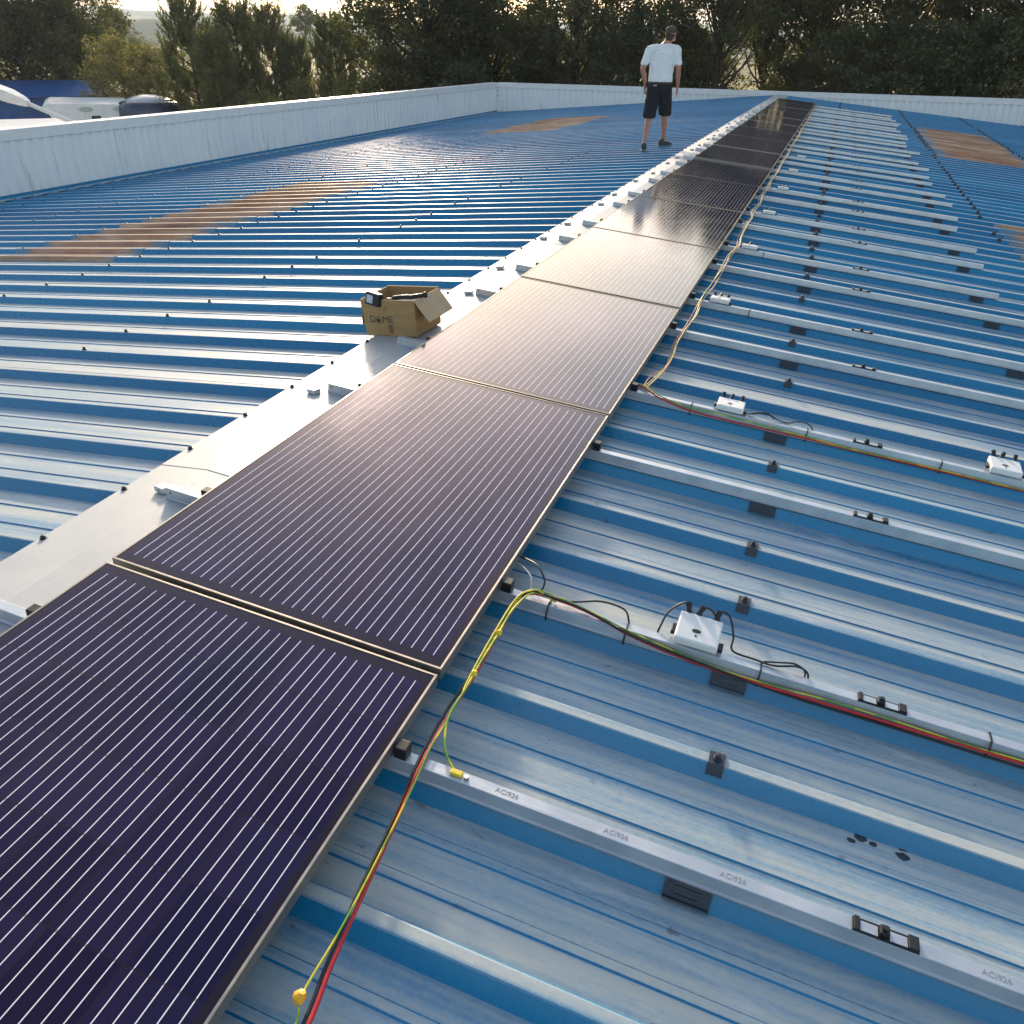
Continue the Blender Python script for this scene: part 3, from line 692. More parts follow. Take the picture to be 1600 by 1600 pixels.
# contents
m = MB(); m.bbox(-.045, .045, -.018, .018, -.032, .032, .004); mt = m.build('multimeter', BLACK, None, loc=(-.196, 2.205, .178), rot=(R(-8), R(4), R(-14)), label='black handheld meter with pale screen on the box rim', cat='meter')
m = MB(); m.bbox(-.034, .006, -.0195, -.0175, -.022, .018, .0006); m.build('screen', simple('pale_screen', (.55, .57, .62), .3), mt)
m = MB(); m.lathe([(.019, -.02), (.021, -.015), (.021, .015), (.016, .02)], (0,0,0), 14); mt2 = m.build('cable_reel', DARKSTEEL, None, loc=(-.125, 2.225, .165), rot=(R(80), R(20), 0), label='small grey tool roll beside the meter in the box', cat='tool')
rp = random.Random(9)
bm = bmesh.new(); bmesh.ops.create_grid(bm, x_segments=18, y_segments=12, size=1)
for v in bm.verts: v.co = Vector((v.co.x*.10, v.co.y*.055, .022*mnoise.noise(v.co*2.2 + Vector((4,1,0))) + .012*mnoise.noise(v.co*6)))
me = bpy.data.meshes.new('paper_bag'); bm.to_mesh(me); bm.free(); me.materials.append(simple('white_paper', (.78, .79, .80), .6))
pb = link('paper_bag', me, None, (-.045, 2.285, .168), (R(12), R(-8), R(6)), label='crumpled white wrapping lying in the cardboard box', cat='wrapping'); sol = pb.modifiers.new('t', 'SOLIDIFY'); sol.thickness = .002
m = MB(); m.tube([(-.085, 0, 0), (-.04, .004, .004), (.03, -.002, .006), (.085, .002, .012)], [.013, .011], 10, smooth=4); m.tube([(.083, .002, .012), (.10, .002, .014)], .015, 10)
m.build('tool_handle', BLACK, None, smooth=True, loc=(-.030, 2.262, .186), rot=(0, R(-6), R(8)), label='black tool handle sticking up inside the box', cat='tool')
m = MB(); m.box(-W2 + .01, W2 - .01, -D2 + .01, D2 - .01, T, .12); m.build('packing', simple('dark_packing', (.05, .045, .04), .8), BXR)


# ================================================================ PERSON walking on the left slope
SKIN = simple('skin', (.40, .19, .13), .5, 0, .10, 30)
SHIRT = simple('white_cotton', (.78, .80, .82), .85, 0, .04, 12, .2, .05, .3)
SHORTS = simple('dark_shorts', (.018, .019, .026), .85, 0, .2, 30, .2, .05, .3)
SHOE = simple('dark_shoe', (.035, .033, .034), .7, 0, .2, 40)
SOLE = simple('shoe_sole', (.16, .16, .16), .8)
CAPM2 = simple('olive_cap', (.075, .055, .04), .85, 0, .2, 60)
HAIR = simple('dark_hair', (.05, .03, .02), .8, 0, .3, 120)
def blob(name, chains, voxel, mat, parent=None, smooth=3, folds=0.0, **kw):
    """chains: lists of (x,y,z, rx,ry,rz) keys, filled with ellipsoids and fused into one continuous surface"""
    bm = bmesh.new()
    for ch in chains:
        for i in range(max(1, len(ch) - 1)):
            a = ch[i]; b = ch[i + 1] if len(ch) > 1 else ch[i]
            d = math.dist(a[:3], b[:3]); st = max(1, int(d / (min(min(a[3:]), min(b[3:])) * .45))) if len(ch) > 1 else 1
            for k in range(st + 1):
                t = k / st; q = [a[j] + (b[j] - a[j]) * t for j in range(6)]
                M = Matrix.Translation(q[:3]) @ Matrix.Diagonal((*q[3:], 1))
                bmesh.ops.create_icosphere(bm, subdivisions=2, radius=1.0, matrix=M)
    me = bpy.data.meshes.new(name); bm.to_mesh(me); bm.free()
    o = bpy.data.objects.new(name, me); COL.objects.link(o)
    r = o.modifiers.new('r', 'REMESH'); r.mode = 'VOXEL'; r.voxel_size = voxel; r.use_smooth_shade = True
    sm_ = o.modifiers.new('s', 'SMOOTH'); sm_.iterations = smooth; sm_.factor = .5
    dg = bpy.context.evaluated_depsgraph_get(); me2 = bpy.data.meshes.new_from_object(o.evaluated_get(dg)); me2.name = name
    bpy.data.objects.remove(o); bpy.data.meshes.remove(me); me2.materials.clear(); me2.materials.append(mat)
    if folds:
        for v in me2.vertices:
            c = v.co; q = Vector((c.x*9 + c.z*5, c.y*9, c.z*13 - c.x*6))
            d = 1 - 2*abs(mnoise.noise(q)) ; d2 = mnoise.noise(q*2.3)
            v.co = c + v.normal * folds * (d*1.0 + .45*d2 - .15)
    me2.polygons.foreach_set('use_smooth', [True] * len(me2.polygons))
    return link(name, me2, parent, **kw)
# local frame: x right, y ahead (walking away from the camera), z up, origin on the roof under the hips
MAN = empty('person', (-.700, 11.86, -.058), (0, 0, R(6)), label='person in white t-shirt and dark shorts walking away on the roof', cat='person'); MAN.scale = (1.02, 1.02, 1.02)
LF, RF = Vector((-.125, -.24, .0)), Vector((.105, .34, .012))
def leg(f, hip, knee):
    a = Vector((f.x, f.y, f.z + .085)); k = Vector(knee); h = Vector(hip); c = a.lerp(k, .68)
    return [(*h, .082, .085, .08), (*h.lerp(k, .5), .072, .076, .07), (*k, .052, .056, .056), (c.x, c.y - .014, c.z, .048, .054, .05), (*a.lerp(k, .3), .036, .040, .04), (*a, .031, .036, .036), (a.x, a.y + .01, a.z - .05, .032, .05, .03)]
kneeL, kneeR = (-.112, .00, .425), (.102, .20, .44)
hipL, hipR = (-.080, .0, .80), (.080, .03, .80)
def arm(sh, el, wr): 
    sh, el, wr = Vector(sh), Vector(el), Vector(wr)
    return [(sh.x*.96, sh.y, sh.z - .02, .046, .050, .044), (*sh.lerp(el, .5), .046, .049, .046), (*el, .037, .038, .038), (*el.lerp(wr, .35), .036, .037, .037), (*wr, .024, .026, .026)]
shL, elL, wrL = (-.180, .0, 1.286), (-.262, -.035, 1.050), (-.215, .050, .865)
shR, elR, wrR = (.190, .02, 1.290), (.245, -.01, 1.055), (.252, .080, .835)
def hand(w, d, side, curl):
    """palm, four fingers of unequal length and a thumb leaving the side of the palm"""
    w = Vector(w); d = Vector(d).normalized(); fw = Vector((0, 1, 0)); fw = (fw - d * fw.dot(d)).normalized(); inn = d.cross(fw) * (-1 if d.cross(fw).x * side > 0 else 1)
    out = [[(*w, .022, .026, .024), (*(w + d*.045), .017, .036, .030), (*(w + d*.080), .014, .038, .024)]]
    for o_, L in ((-.028, .062), (-.010, .072), (.009, .076), (.027, .068)):
        p0 = w + d*.082 + fw*o_; p1 = p0 + (d + inn*curl*.4).normalized()*L*.5; p2 = p1 + (d + inn*curl).normalized()*L*.32; p3 = p2 + (d*.7 + inn*curl*1.4).normalized()*L*.25
        out.append([(*p0, .010, .010, .010), (*p1, .009, .009, .009), (*p2, .0085, .0085, .0085), (*p3, .0075, .0075, .0075)])
    t0 = w + d*.030 + fw*.024; t1 = t0 + (d*.6 + fw*.8 + inn*.3).normalized()*.035; t2 = t1 + (d + fw*.3 + inn*.4).normalized()*.030
    out.append([(*t0, .013, .013, .013), (*t1, .011, .011, .011), (*t2, .009, .009, .009)])
    return out
NK = Vector((.046, .033, 1.372)); HD = Vector((.086, .058, 1.478))
body = [leg(LF, hipL, kneeL), leg(RF, hipR, kneeR), arm(shL, elL, wrL), arm(shR, elR, wrR)]
body += hand(wrL, (-.02, .12, -.95), -1, .5) + hand(wrR, (-.05, .10, -.95), 1, .6)
body += [[(0, .015, .82, .150, .105, .09), (0, .01, .98, .138, .098, .09), (.01, .02, 1.15, .150, .105, .09), (.02, .025, 1.27, .155, .095, .08), (.03, .03, 1.33, .10, .075, .05)],
         [(.02, .02, 1.325, .075, .062, .05), (*NK, .058, .060, .05), (*(NK + Vector((.02, .01, .05))), .056, .060, .05)], [(.02, .022, 1.318, .125, .06, .035)],
         [(HD.x - .010, HD.y - .014, HD.z - .045, .060, .066, .06), (HD.x, HD.y + .004, HD.z, .071, .086, .092), (HD.x, HD.y - .004, HD.z + .025, .072, .088, .082)]]
hz = Matrix.Rotation(R(-24), 4, 'Z')       # face turned to the right
def hp(x, y, z): v = hz @ Vector((x, y, z)); return (HD.x + v.x, HD.y + v.y, HD.z + v.z)
body += [[(*hp(0, .080, -.055), .036, .034, .034)], [(*hp(0, .098, -.022), .011, .016, .016), (*hp(0, .090, .012), .010, .012, .012)], [(*hp(0, .090, -.045), .022, .012, .007)],
         [(*hp(-.026, .083, .018), .013, .010, .009)], [(*hp(.026, .083, .018), .013, .010, .009)]]
for s in (-1, 1): body += [[(*hp(s*.074, -.004, -.004), .010, .018, .026)]]
blob('body', body, .0065, SKIN, MAN, 2)
# clothing
tor = [(0, .012, .885, .178, .125, .03), (0, .010, .97, .176, .122, .06), (.006, .018, 1.12, .184, .125, .08), (.012, .022, 1.24, .186, .116, .07), (.022, .026, 1.315, .142, .094, .05), (.034, .030, 1.352, .078, .074, .022)]
def sleeve(sh, el): sh, el = Vector(sh), Vector(el); return [(sh.x*.55, sh.y, sh.z + .010, .080, .080, .062), (sh.x*.90, sh.y, sh.z - .004, .070, .074, .066), (*sh, .064, .070, .060), (*sh.lerp(el, .40), .055, .062, .05), (*sh.lerp(el, .74), .058, .063, .022)]
blob('t_shirt', [tor, sleeve(shL, elL), sleeve(shR, elR)], .008, SHIRT, MAN, 3, .0065)
def pant(hip, knee, t): h, k = Vector(hip), Vector(knee); e = h.lerp(k, t); return [(h.x*.98, h.y, h.z + .02, .104, .114, .07), (h.x*1.08, *h.lerp(k, .35)[1:], .102, .106, .07), (*e, .097, .098, .030)]
sh_ = blob('shorts', [[(0, .012, .885, .160, .112, .02), (0, .012, .80, .168, .120, .07)], pant(hipL, kneeL, .97), pant(hipR, kneeR, .94)], .008, SHORTS, MAN, 3, .0065)
m = MB(); n = 28
ring = lambda rx, ry, z: [(rx*math.cos(2*math.pi*k/n), .012 + ry*math.sin(2*math.pi*k/n), z) for k in range(n)]
m.add(ring(.180, .131, .862) + ring(.180, .131, .890), [(k, (k+1) % n, n+(k+1) % n, n+k) for k in range(n)]); m.build('belt', BLACK, sh_, smooth=True)
m = MB(); m.bbox(-.075, -.028, -.140, -.132, .838, .855, .002); m.build('pocket_label', simple('pale_label', (.45, .40, .40), .7), sh_)
for f, nm, yaw in ((LF, 'shoe', 4), (RF, 'shoe', -38)):
    Z = Matrix.Rotation(R(yaw), 4, 'Z')
    def sp(x, y, z, *r): v = Z @ Vector((x, y, z)); return (f.x + v.x, f.y + v.y, f.z + v.z, *r)
    s_ = blob('shoe', [[sp(0, -.055, .045, .040, .045, .036), sp(0, .03, .048, .043, .06, .038), sp(0, .10, .036, .044, .055, .028), sp(0, .150, .030, .038, .035, .022)], [sp(0, -.045, .080, .040, .045, .035)]], .009, SHOE, MAN, 2)
    blob('sole', [[sp(0, -.06, .012, .043, .045, .012), sp(0, .04, .012, .042, .05, .012), sp(0, .145, .012, .042, .045, .012)]], .007, SOLE, s_, 1)
h_ = blob('hair', [[(*hp(0, -.028, -.012), .0735, .072, .058)], [(*hp(0, -.045, -.055), .056, .045, .040)]], .008, HAIR, MAN, 2)
cp = blob('cap', [[(*hp(0, -.004, .045), .083, .098, .062)], [(*hp(0, -.002, .028), .084, .099, .030)]], .008, CAPM2, MAN, 2)
blob('cap_brim', [[(*hp(-.04, .105, .022), .03, .035, .006), (*hp(.04, .105, .022), .03, .035, .006)], [(*hp(0, .125, .020), .045, .035, .006)]], .006, CAPM2, cp, 2)

# ================================================================ GROUND, HILLS
GZ = -4.5
def mk_ground():
    n = N('grass_and_fields').set(roughness=.9, specular_ior_level=.2)
    a = n.noise(n.coord('Position', (.012, .012, 0)), 1, 5, .6); b = n.noise(n.coord('Position', (.6, .6, 0)), 1, 5)
    c = n.ramp(a, [(.40, (.07, .095, .028)), (.50, (.22, .17, .06)), (.58, (.34, .26, .09)), (.66, (.09, .11, .035))])
    n.col(n.mix(n.rng(b, .3, .7, 0, .5), c, (.10, .10, .04))); return n.m
GRASS = mk_ground()
m = MB(); m.add([(-5000, -5000, GZ), (5000, -5000, GZ), (5000, 5000, GZ), (-5000, 5000, GZ)], [(0, 1, 2, 3)])
m.build('ground', GRASS, None, kind='structure', label='dry grass and fields around the building', cat='ground')
m = MB(); m.add([(-42, -12, GZ + .004), (-10.05, -12, GZ + .004), (-10.05, 36, GZ + .004), (-48, 36, GZ + .004)], [(0, 1, 2, 3)])
m.build('yard', simple('yard_gravel', (.22, .21, .19), .9, 0, .25, 3), None, kind='structure', label='pale gravel yard left of the building', cat='yard')
def mk_hill():
    n = N('wooded_hills').set(roughness=1.0, specular_ior_level=.0)
    a = n.noise(n.coord('Position', (.006, .006, .006)), 1, 6, .6)
    n.col(n.ramp(a, [(.40, (.035, .055, .025)), (.52, (.06, .08, .03)), (.57, (.22, .19, .09)), (.64, (.05, .07, .03))])); return n.m
HILL = mk_hill()
def hills(name, label, r0, r1, zt, seed, a0=-75, a1=45, na=220, nr=14):
    m = MB(); vs = []; fs = []
    for j in range(nr + 1):
        t = j / nr; rad = r0 + (r1 - r0) * t
        for i in range(na + 1):
            az = R(a0 + (a1 - a0) * i / na); q = math.degrees(az)
            e = zt * (1 + .42 * mnoise.noise(Vector((q * .09 + seed, seed * 2.1, 0))) + .16 * mnoise.noise(Vector((q * .4, seed, 3))) + .05 * mnoise.noise(Vector((q * 2.3, seed, t*6))))
            e *= (1.0 + .25*max(0, min(1, (-30 - q)/20)))
            z = GZ - 1 + (e - GZ) * math.sin(min(1, t * 1.15) * math.pi / 2) ** 1.6
            vs.append((1.84 + rad * math.sin(az), -1.34 + rad * math.cos(az), z))
    for j in range(nr):
        for i in range(na): o = j*(na+1)+i; fs.append((o, o+1, o+na+2, o+na+1))
    m.add(vs, fs); return m.build(name, HILL, None, smooth=True, kind='structure', label=label, cat='hill')
hills('hills', 'far blue wooded hills on the horizon', 1500, 2600, 52, 3.3)
hills('hills', 'nearer low wooded rise before the far hills', 700, 1150, 14, 8.1)

# ================================================================ TREES
def mk_leaf(name, c1, c2, trans):
    n = N(name); geo = n.n('ShaderNodeNewGeometry'); oi = n.n('ShaderNodeObjectInfo')
    c = n.mix(geo.outputs['Random Per Island'], c1, c2)
    hs = n.n('ShaderNodeHueSaturation'); n.l(c, hs.inputs['Color']); n.l(n.rng(oi.outputs['Random'], 0, 1, .47, .53), hs.inputs['Hue']); n.l(n.rng(oi.outputs['Random'], 0, 1, 1.2, .8), hs.inputs['Value'])
    d = n.n('ShaderNodeBsdfDiffuse'); t = n.n('ShaderNodeBsdfTranslucent'); g = n.n('ShaderNodeBsdfGlossy'); g.inputs['Roughness'].default_value = .45
    n.l(hs.outputs[0], d.inputs[0]); n.l(n.mix(.35, hs.outputs[0], (.30, .32, .03)), t.inputs[0])
    m1 = n.n('ShaderNodeMixShader'); m1.inputs[0].default_value = trans; n.l(d.outputs[0], m1.inputs[1]); n.l(t.outputs[0], m1.inputs[2])
    m2 = n.n('ShaderNodeMixShader'); m2.inputs[0].default_value = .05; n.l(m1.outputs[0], m2.inputs[1]); n.l(g.outputs[0], m2.inputs[2])
    n.l(m2.outputs[0], n.out.inputs[0]); return n.m
LEAF = mk_leaf('oak_leaves', (.020, .032, .010), (.080, .090, .026), .42)
LEAF2 = mk_leaf('olive_shrub_leaves', (.10, .105, .030), (.24, .19, .06), .45)
LEAF3 = mk_leaf('yellow_shrub_leaves', (.14, .15, .03), (.26, .22, .05), .45)
NEEDLE = mk_leaf('pine_needles', (.062, .080, .030), (.15, .155, .055), .34)
BARK = simple('bark', (.060, .048, .038), .9, 0, .35, 8, .2, .05, .6)
def leaf_quads(rng_, vs, fs, c, n, rad, size, flat=1.0):
    for _ in range(n):
        while True:
            d = Vector((rng_.uniform(-1, 1), rng_.uniform(-1, 1), rng_.uniform(-1, 1)))
            if d.length <= 1: break
        p = c + Vector((d.x*rad, d.y*rad, d.z*rad*flat))
        a = Vector((rng_.gauss(0, 1), rng_.gauss(0, 1), rng_.gauss(0, .8))).normalized(); b = a.orthogonal().normalized(); b = Matrix.Rotation(rng_.uniform(0, 6.28), 3, a) @ b
        s = size * rng_.uniform(.6, 1.3); o = len(vs)
        vs += [p - a*s*.6, p + b*s*.32 + a*s*.05, p + a*s*.6, p - b*s*.32 + a*s*.05]; fs.append((o, o+1, o+2, o+3))
def broadleaf(seed, h, r, z0, nclump, per, size, clump_r, trunk_r, droop=0.0):
    """trunk, limbs to the clumps and leaf clumps spread through an uneven crown"""
    q = random.Random(seed); tb = MB(); vs = []; fs = []
    top = Vector((q.uniform(-.4, .4), q.uniform(-.4, .4), h * .82)); mid = Vector((q.uniform(-.25, .25), q.uniform(-.25, .25), h * .4))
    tb.tube(catmull([Vector((0, 0, -.1)), mid, top], 6), [trunk_r, trunk_r * .18], 8)
    cz = (h + z0) / 2; rz = (h - z0) / 2; cl = []
    while len(cl) < nclump:
        d = Vector((q.uniform(-1, 1), q.uniform(-1, 1), q.uniform(-1, 1)))
        if d.length > 1 or d.length < .25: continue
        az = math.atan2(d.y, d.x); wob = 1 + .30 * mnoise.noise(Vector((math.cos(az)*1.5, math.sin(az)*1.5, d.z*2 + seed)))
        wid = (1 - .35*max(0, d.z)) 
        cl.append(Vector((d.x*r*wob*wid, d.y*r*wob*wid, cz + d.z*rz*(1 + .12*mnoise.noise(Vector((d.x*2, d.y*2, seed)))))))
    for i, c in enumerate(cl):
        if i % 3 == 0:
            t = max(.12, min(.95, (c.z - h*.12) / h)); s = (Vector((0,0,0)).lerp(mid, t/.5) if t < .5 else mid.lerp(top, (t-.5)/.5)); s.z = min(s.z, c.z)
            tb.tube(catmull([s, s.lerp(c, .5) + Vector((0, 0, -.06*h*q.random())), c], 3), [trunk_r*.30, trunk_r*.05], 5)
        leaf_quads(q, vs, fs, c, int(per * q.uniform(.6, 1.4)), clump_r * q.uniform(.6, 1.35), size, .75)
    m = MB(); m.add(vs, fs)
    return tb.mesh('trunk', [BARK], True), m
def pine(seed, h, r, size=.22):
    q = random.Random(seed); tb = MB(); vs = []; fs = []
    tb.tube([Vector((0, 0, -.1)), Vector((q.uniform(-.1, .1), q.uniform(-.1, .1), h*.5)), Vector((0, 0, h - .3))], [.13, .02], 7)
    def shoot(p, d, L):
        n = int(L * 42) + 6
        for i in range(n):
            t = i / n; c = p + d * (L * t); a = (d * .9 + Vector((q.gauss(0, .55), q.gauss(0, .55), q.gauss(0, .45) + .25))).normalized(); b = a.orthogonal().normalized(); b = Matrix.Rotation(q.uniform(0, 6.28), 3, a) @ b
            s = size * q.uniform(.6, 1.1); o = len(vs); vs.extend([c, c + a*s*.5 + b*.022, c + a*s, c + a*s*.5 - b*.022]); fs.append((o, o+1, o+2, o+3))
    z = h * .08
    while z < h - .5:
        t = z / h; n = q.randint(6, 8); L = r * (1 - t) ** .62 * q.uniform(.6, 1.25) + .25
        for k in range(n):
            az = 2*math.pi*(k + q.random()*.7)/n; up = .25 + .5*t
            d = Vector((math.cos(az), math.sin(az), up)).normalized(); base = Vector((0, 0, z)); tip = base + d*L
            tb.tube([base, tip], [.025, .006], 4, caps=False)
            for j in range(3 + int(L*3.2)):
                s = q.uniform(.3, 1.0); p = base + d*(L*s); dd = (d*.4 + Vector((q.gauss(0, .4), q.gauss(0, .4), .6 + .6*q.random()))).normalized(); shoot(p, dd, q.uniform(.25, .5)*(1 + .7*t))
            shoot(tip, (d*.35 + Vector((0, 0, 1.0))).normalized(), q.uniform(.4, .75))
        z += q.uniform(.32, .48)
    for k in range(5):
        shoot(Vector((0, 0, h - .85 + .1*k)), Vector((q.gauss(0, .12 + .1*(4-k)), q.gauss(0, .12 + .1*(4-k)), 1)).normalized(), .55)
    m = MB(); m.add(vs, fs); return tb.mesh('trunk', [BARK], True), m
VAR = {}
def variant(key, res, leafmat): VAR[key] = (res[0], res[1].mesh('crown', [leafmat]))
variant('oak1', broadleaf(1, 12.5, 3.6, 1.2, 360, 110, .145, .62, .24), LEAF)
variant('oak2', broadleaf(2, 12.0, 3.2, 1.0, 310, 110, .145, .60, .22), LEAF)
variant('oak3', broadleaf(3, 11.0, 3.9, .8, 360, 105, .145, .62, .22), LEAF)
variant('open', broadleaf(4, 14.0, 3.0, 6.6, 230, 100, .145, .55, .20), LEAF)
variant('open2', broadleaf(14, 13.5, 3.9, 4.2, 270, 90, .15, .62, .16), LEAF)
variant('shrub1', broadleaf(5, 6.4, 2.3, .3, 180, 100, .125, .48, .10), LEAF)
variant('shrub2', broadleaf(6, 6.0, 2.2, .3, 160, 90, .115, .45, .10), LEAF2)
variant('shrub3', broadleaf(7, 3.6, 1.6, .2, 70, 60, .13, .40, .07), LEAF3)
variant('pine1', pine(1, 7.3, 1.9), NEEDLE)
variant('pine2', pine(2, 6.8, 1.6), NEEDLE)
variant('umbrella', broadleaf(9, 9.4, 1.9, 6.4, 60, 60, .22, .55, .16), NEEDLE)
def at(az, d): return (1.84 + d*math.sin(R(az)), -1.34 + d*math.cos(R(az)))
tq = random.Random(77)
def tree(name, key, az, d, label, cat='tree', s=1.0, sz=1.0, group=None):
    x, y = at(az, d); root = empty(name, (x, y, GZ), (0, 0, tq.uniform(0, 6.28)), label=label, cat=cat, group=group); root.scale = (s, s, s * sz)
    link('trunk', VAR[key][0], root); link('crown', VAR[key][1], root); return root
G1 = 'trees behind the building'
tree('dark_tree', 'oak3', -53, 62, 'dark broadleaf tree at the left edge, mostly outside the picture', s=1.05, group=G1)
tree('dark_tree', 'oak1', -48.6, 60, 'tall dark broadleaf tree above the blue shed', s=1.05, group=G1)
tree('dark_tree', 'oak2', -45.6, 63, 'dark broadleaf tree above the white caravan', s=1.0, group=G1)
tree('hazy_tree', 'shrub1', -43.4, 120, 'hazy distant tree rising behind the olive bushes', s=1.35, group=G1)
tree('olive_bush', 'shrub2', -43.6, 52, 'brownish olive bush behind the domed dark tank', 'bush', 1.05)
tree('olive_bush', 'shrub2', -41.4, 50, 'olive green bush just left of the young pines', 'bush', .98)
tree('olive_bush', 'shrub2', -38.2, 49, 'olive bush between the two tallest young pines', 'bush', .93)
tree('pine_tree', 'pine1', -39.6, 44, 'young pine with the tallest leader, left of the pine group', s=1.0, group='young pines')
tree('pine_tree', 'pine2', -36.9, 43, 'young pine, second from the left in the pine group', s=1.02, group='young pines')
tree('pine_tree', 'pine1', -35.0, 45, 'young pine in the middle of the group with crowded shoots', s=.97, group='young pines')
tree('pine_tree', 'pine2', -38.3, 41, 'lower young pine in front of the pine group', s=.86, group='young pines')
tree('pine_tree', 'pine2', -33.6, 44, 'short young pine right of the pine group', s=.84, group='young pines')
tree('pine_tree', 'pine2', -31.2, 42, 'lone narrow young pine beside the big dark tree', s=.96, group='young pines')
tree('olive_bush', 'shrub2', -36.0, 40, 'olive bush at the foot of the young pines', 'bush', .70)
tree('olive_bush', 'shrub2', -32.7, 41, 'olive bush below the lone umbrella pine', 'bush', .78)
tree('olive_bush', 'shrub2', -30.0, 38.5, 'olive bush against the left side of the big dark tree', 'bush', .80)
tree('yellow_bush', 'shrub3', -35.6, 37, 'bright yellow green bush peeking over the left parapet', 'bush', 1.05)
tree('yellow_bush', 'shrub3', -31.4, 37, 'low yellow brown bush over the parapet right of the pines', 'bush', 1.0)
tree('yellow_bush', 'shrub3', -28.6, 38, 'low yellow bush at the foot of the big dark tree', 'bush', 1.15)
tree('umbrella_pine', 'umbrella', -32.8, 135, 'lone distant umbrella pine against the hazy hills', s=1.05)
tree('dark_tree', 'oak1', -25.6, 40, 'huge dark broadleaf tree left of the parapet corner', s=1.0, group=G1)
tree('dark_tree', 'oak3', -21.8, 41, 'huge dark broadleaf tree behind the parapet corner', s=.95, group=G1)
tree('green_bush', 'shrub1', -23.4, 36.5, 'dark green bush just above the parapet corner', 'bush', .80)
tree('green_bush', 'shrub1', -27.6, 37.5, 'dark bush below the left side of the big tree', 'bush', .85)
tree('green_bush', 'shrub1', -19.0, 40, 'green bush in the gap right of the big dark tree', 'bush', .92)
tree('dark_tree', 'oak2', -16.2, 39, 'broadleaf tree left of the walking person', s=.92, group=G1)
tree('dark_tree', 'oak3', -12.4, 38, 'broadleaf tree directly behind the walking person', s=.82, group=G1)
tree('green_bush', 'shrub1', -9.6, 37, 'green bush right of the walking person', 'bush', 1.0)
tree('green_bush', 'shrub2', -14.2, 36, 'bush low behind the person on the left', 'bush', .72)
tree('green_bush', 'shrub1', -8.5, 41, 'green bush between the person and the slender trunk', 'bush', 1.02)
tree('open_tree', 'open', -4.7, 41, 'open crowned tree above the sunny field gap', s=.86, group=G1)
tree('slender_tree', 'open', -7.3, 36, 'slender tree with bare dark trunk right of the person', s=.78, group=G1)
tree('green_bush', 'shrub2', -7.9, 35, 'small bush at the foot of the slender tree', 'bush', .62)
RS = 'dark trees at the right'
for az, d, key, s, lab in ((-3.0, 37, 'shrub1', .86, 'dark bush right of the sunny field gap'), (-.4, 36, 'shrub1', 1.02, 'dark bush above the far end of the panel row'), (2.0, 38, 'shrub1', 1.08, 'dark bush behind the far parapet, third right of the field gap'), (4.6, 36, 'shrub1', 1.05, 'dark bush behind the far parapet, fourth right of the field gap'), (7.2, 37, 'shrub1', 1.08, 'dark bush behind the far parapet near the right edge'), (9.8, 36, 'shrub1', 1.1, 'dark bush at the right edge of the picture')):
    tree('dark_bush', key, az, d, lab, 'bush', s, group=RS)
for az, d, s, lab in ((-2.2, 41, 1.0, 'tall open tree right of the field gap with sky showing through'), (2.4, 42, 1.0, 'tall open tree above the far rooflight with sky gaps'), (6.4, 41, 1.0, 'tall open tree near the right edge with sky gaps'), (10.6, 42, 1.05, 'tall open tree at the right edge, partly outside')):
    tree('open_tree', 'open2', az, d, lab, s=s, group=RS)
tree('dark_tree', 'oak1', 15, 42, 'dark tree beyond the right edge', s=1.0, group=RS)
# a far hedge and wood reading as one mass
m = MB(); q = random.Random(5); vs = []; fs = []
for i in range(420):
    az = q.uniform(-60, 20); d = q.uniform(190, 420); x, y = at(az, d); hh = q.uniform(2.0, 5.5)
    leaf_quads(q, vs, fs, Vector((x, y, GZ + hh*.6)), 60, hh*.75, .9, .8)
m.add(vs, fs); m.build('far_wood', LEAF, None, kind='stuff', label='far hedges and copses fading into haze', cat='wood')

# ================================================================ THINGS LEFT OF THE BUILDING
# wall lamp on a slanted arm, fixed outside the left parapet
LP = empty('wall_lamp', (-10.07, 9.99, .02), label='white lamp on a slanted arm outside the left parapet', cat='lamp')
WLAMP = simple('white_lamp_paint', (.74, .73, .71), .4)
m = MB(); m.tube([(0, 0, -.25), (-.02, .0, .0), (-.30, .02, .085), (-1.12, .07, .300)], .036, 10, smooth=3); m.build('arm', WLAMP, LP, smooth=True)
m = MB(); m.box(.005, .03, -.09, .09, -.42, -.12); m.build('bracket', WLAMP, LP)
m = MB(); M = Matrix.Translation((-1.12, .07, .300)) @ Matrix.Rotation(R(15), 4, 'Y')
def hd(t, w, h0, h1): return [(-t, -w, h0), (-t, w, h0), (-t, w*.8, h1), (-t, -w*.8, h1)]
secs = [hd(-.06, .05, -.045, .05), hd(.06, .085, -.06, .075), hd(.35, .14, -.075, .095), hd(.80, .14, -.065, .085), hd(.98, .07, -.03, .05)]
vs = [M @ Vector(p) for s in secs for p in s]; fs = [(0,1,2,3)[::-1], (16,17,18,19)]
for i in range(4):
    for k in range(4): fs.append((i*4+k, i*4+(k+1) % 4, i*4+4+(k+1) % 4, i*4+4+k))
m.add(vs, fs); hdo = m.build('lamp_head', WLAMP, LP)
m = MB(); m.box(-.75, -.25, -.10, .10, -.085, -.0755, M=M); m.build('lens', simple('warm_lit_underside', (.55, .38, .16), .3), hdo)  # amber colour paints the warm light on the head's underside
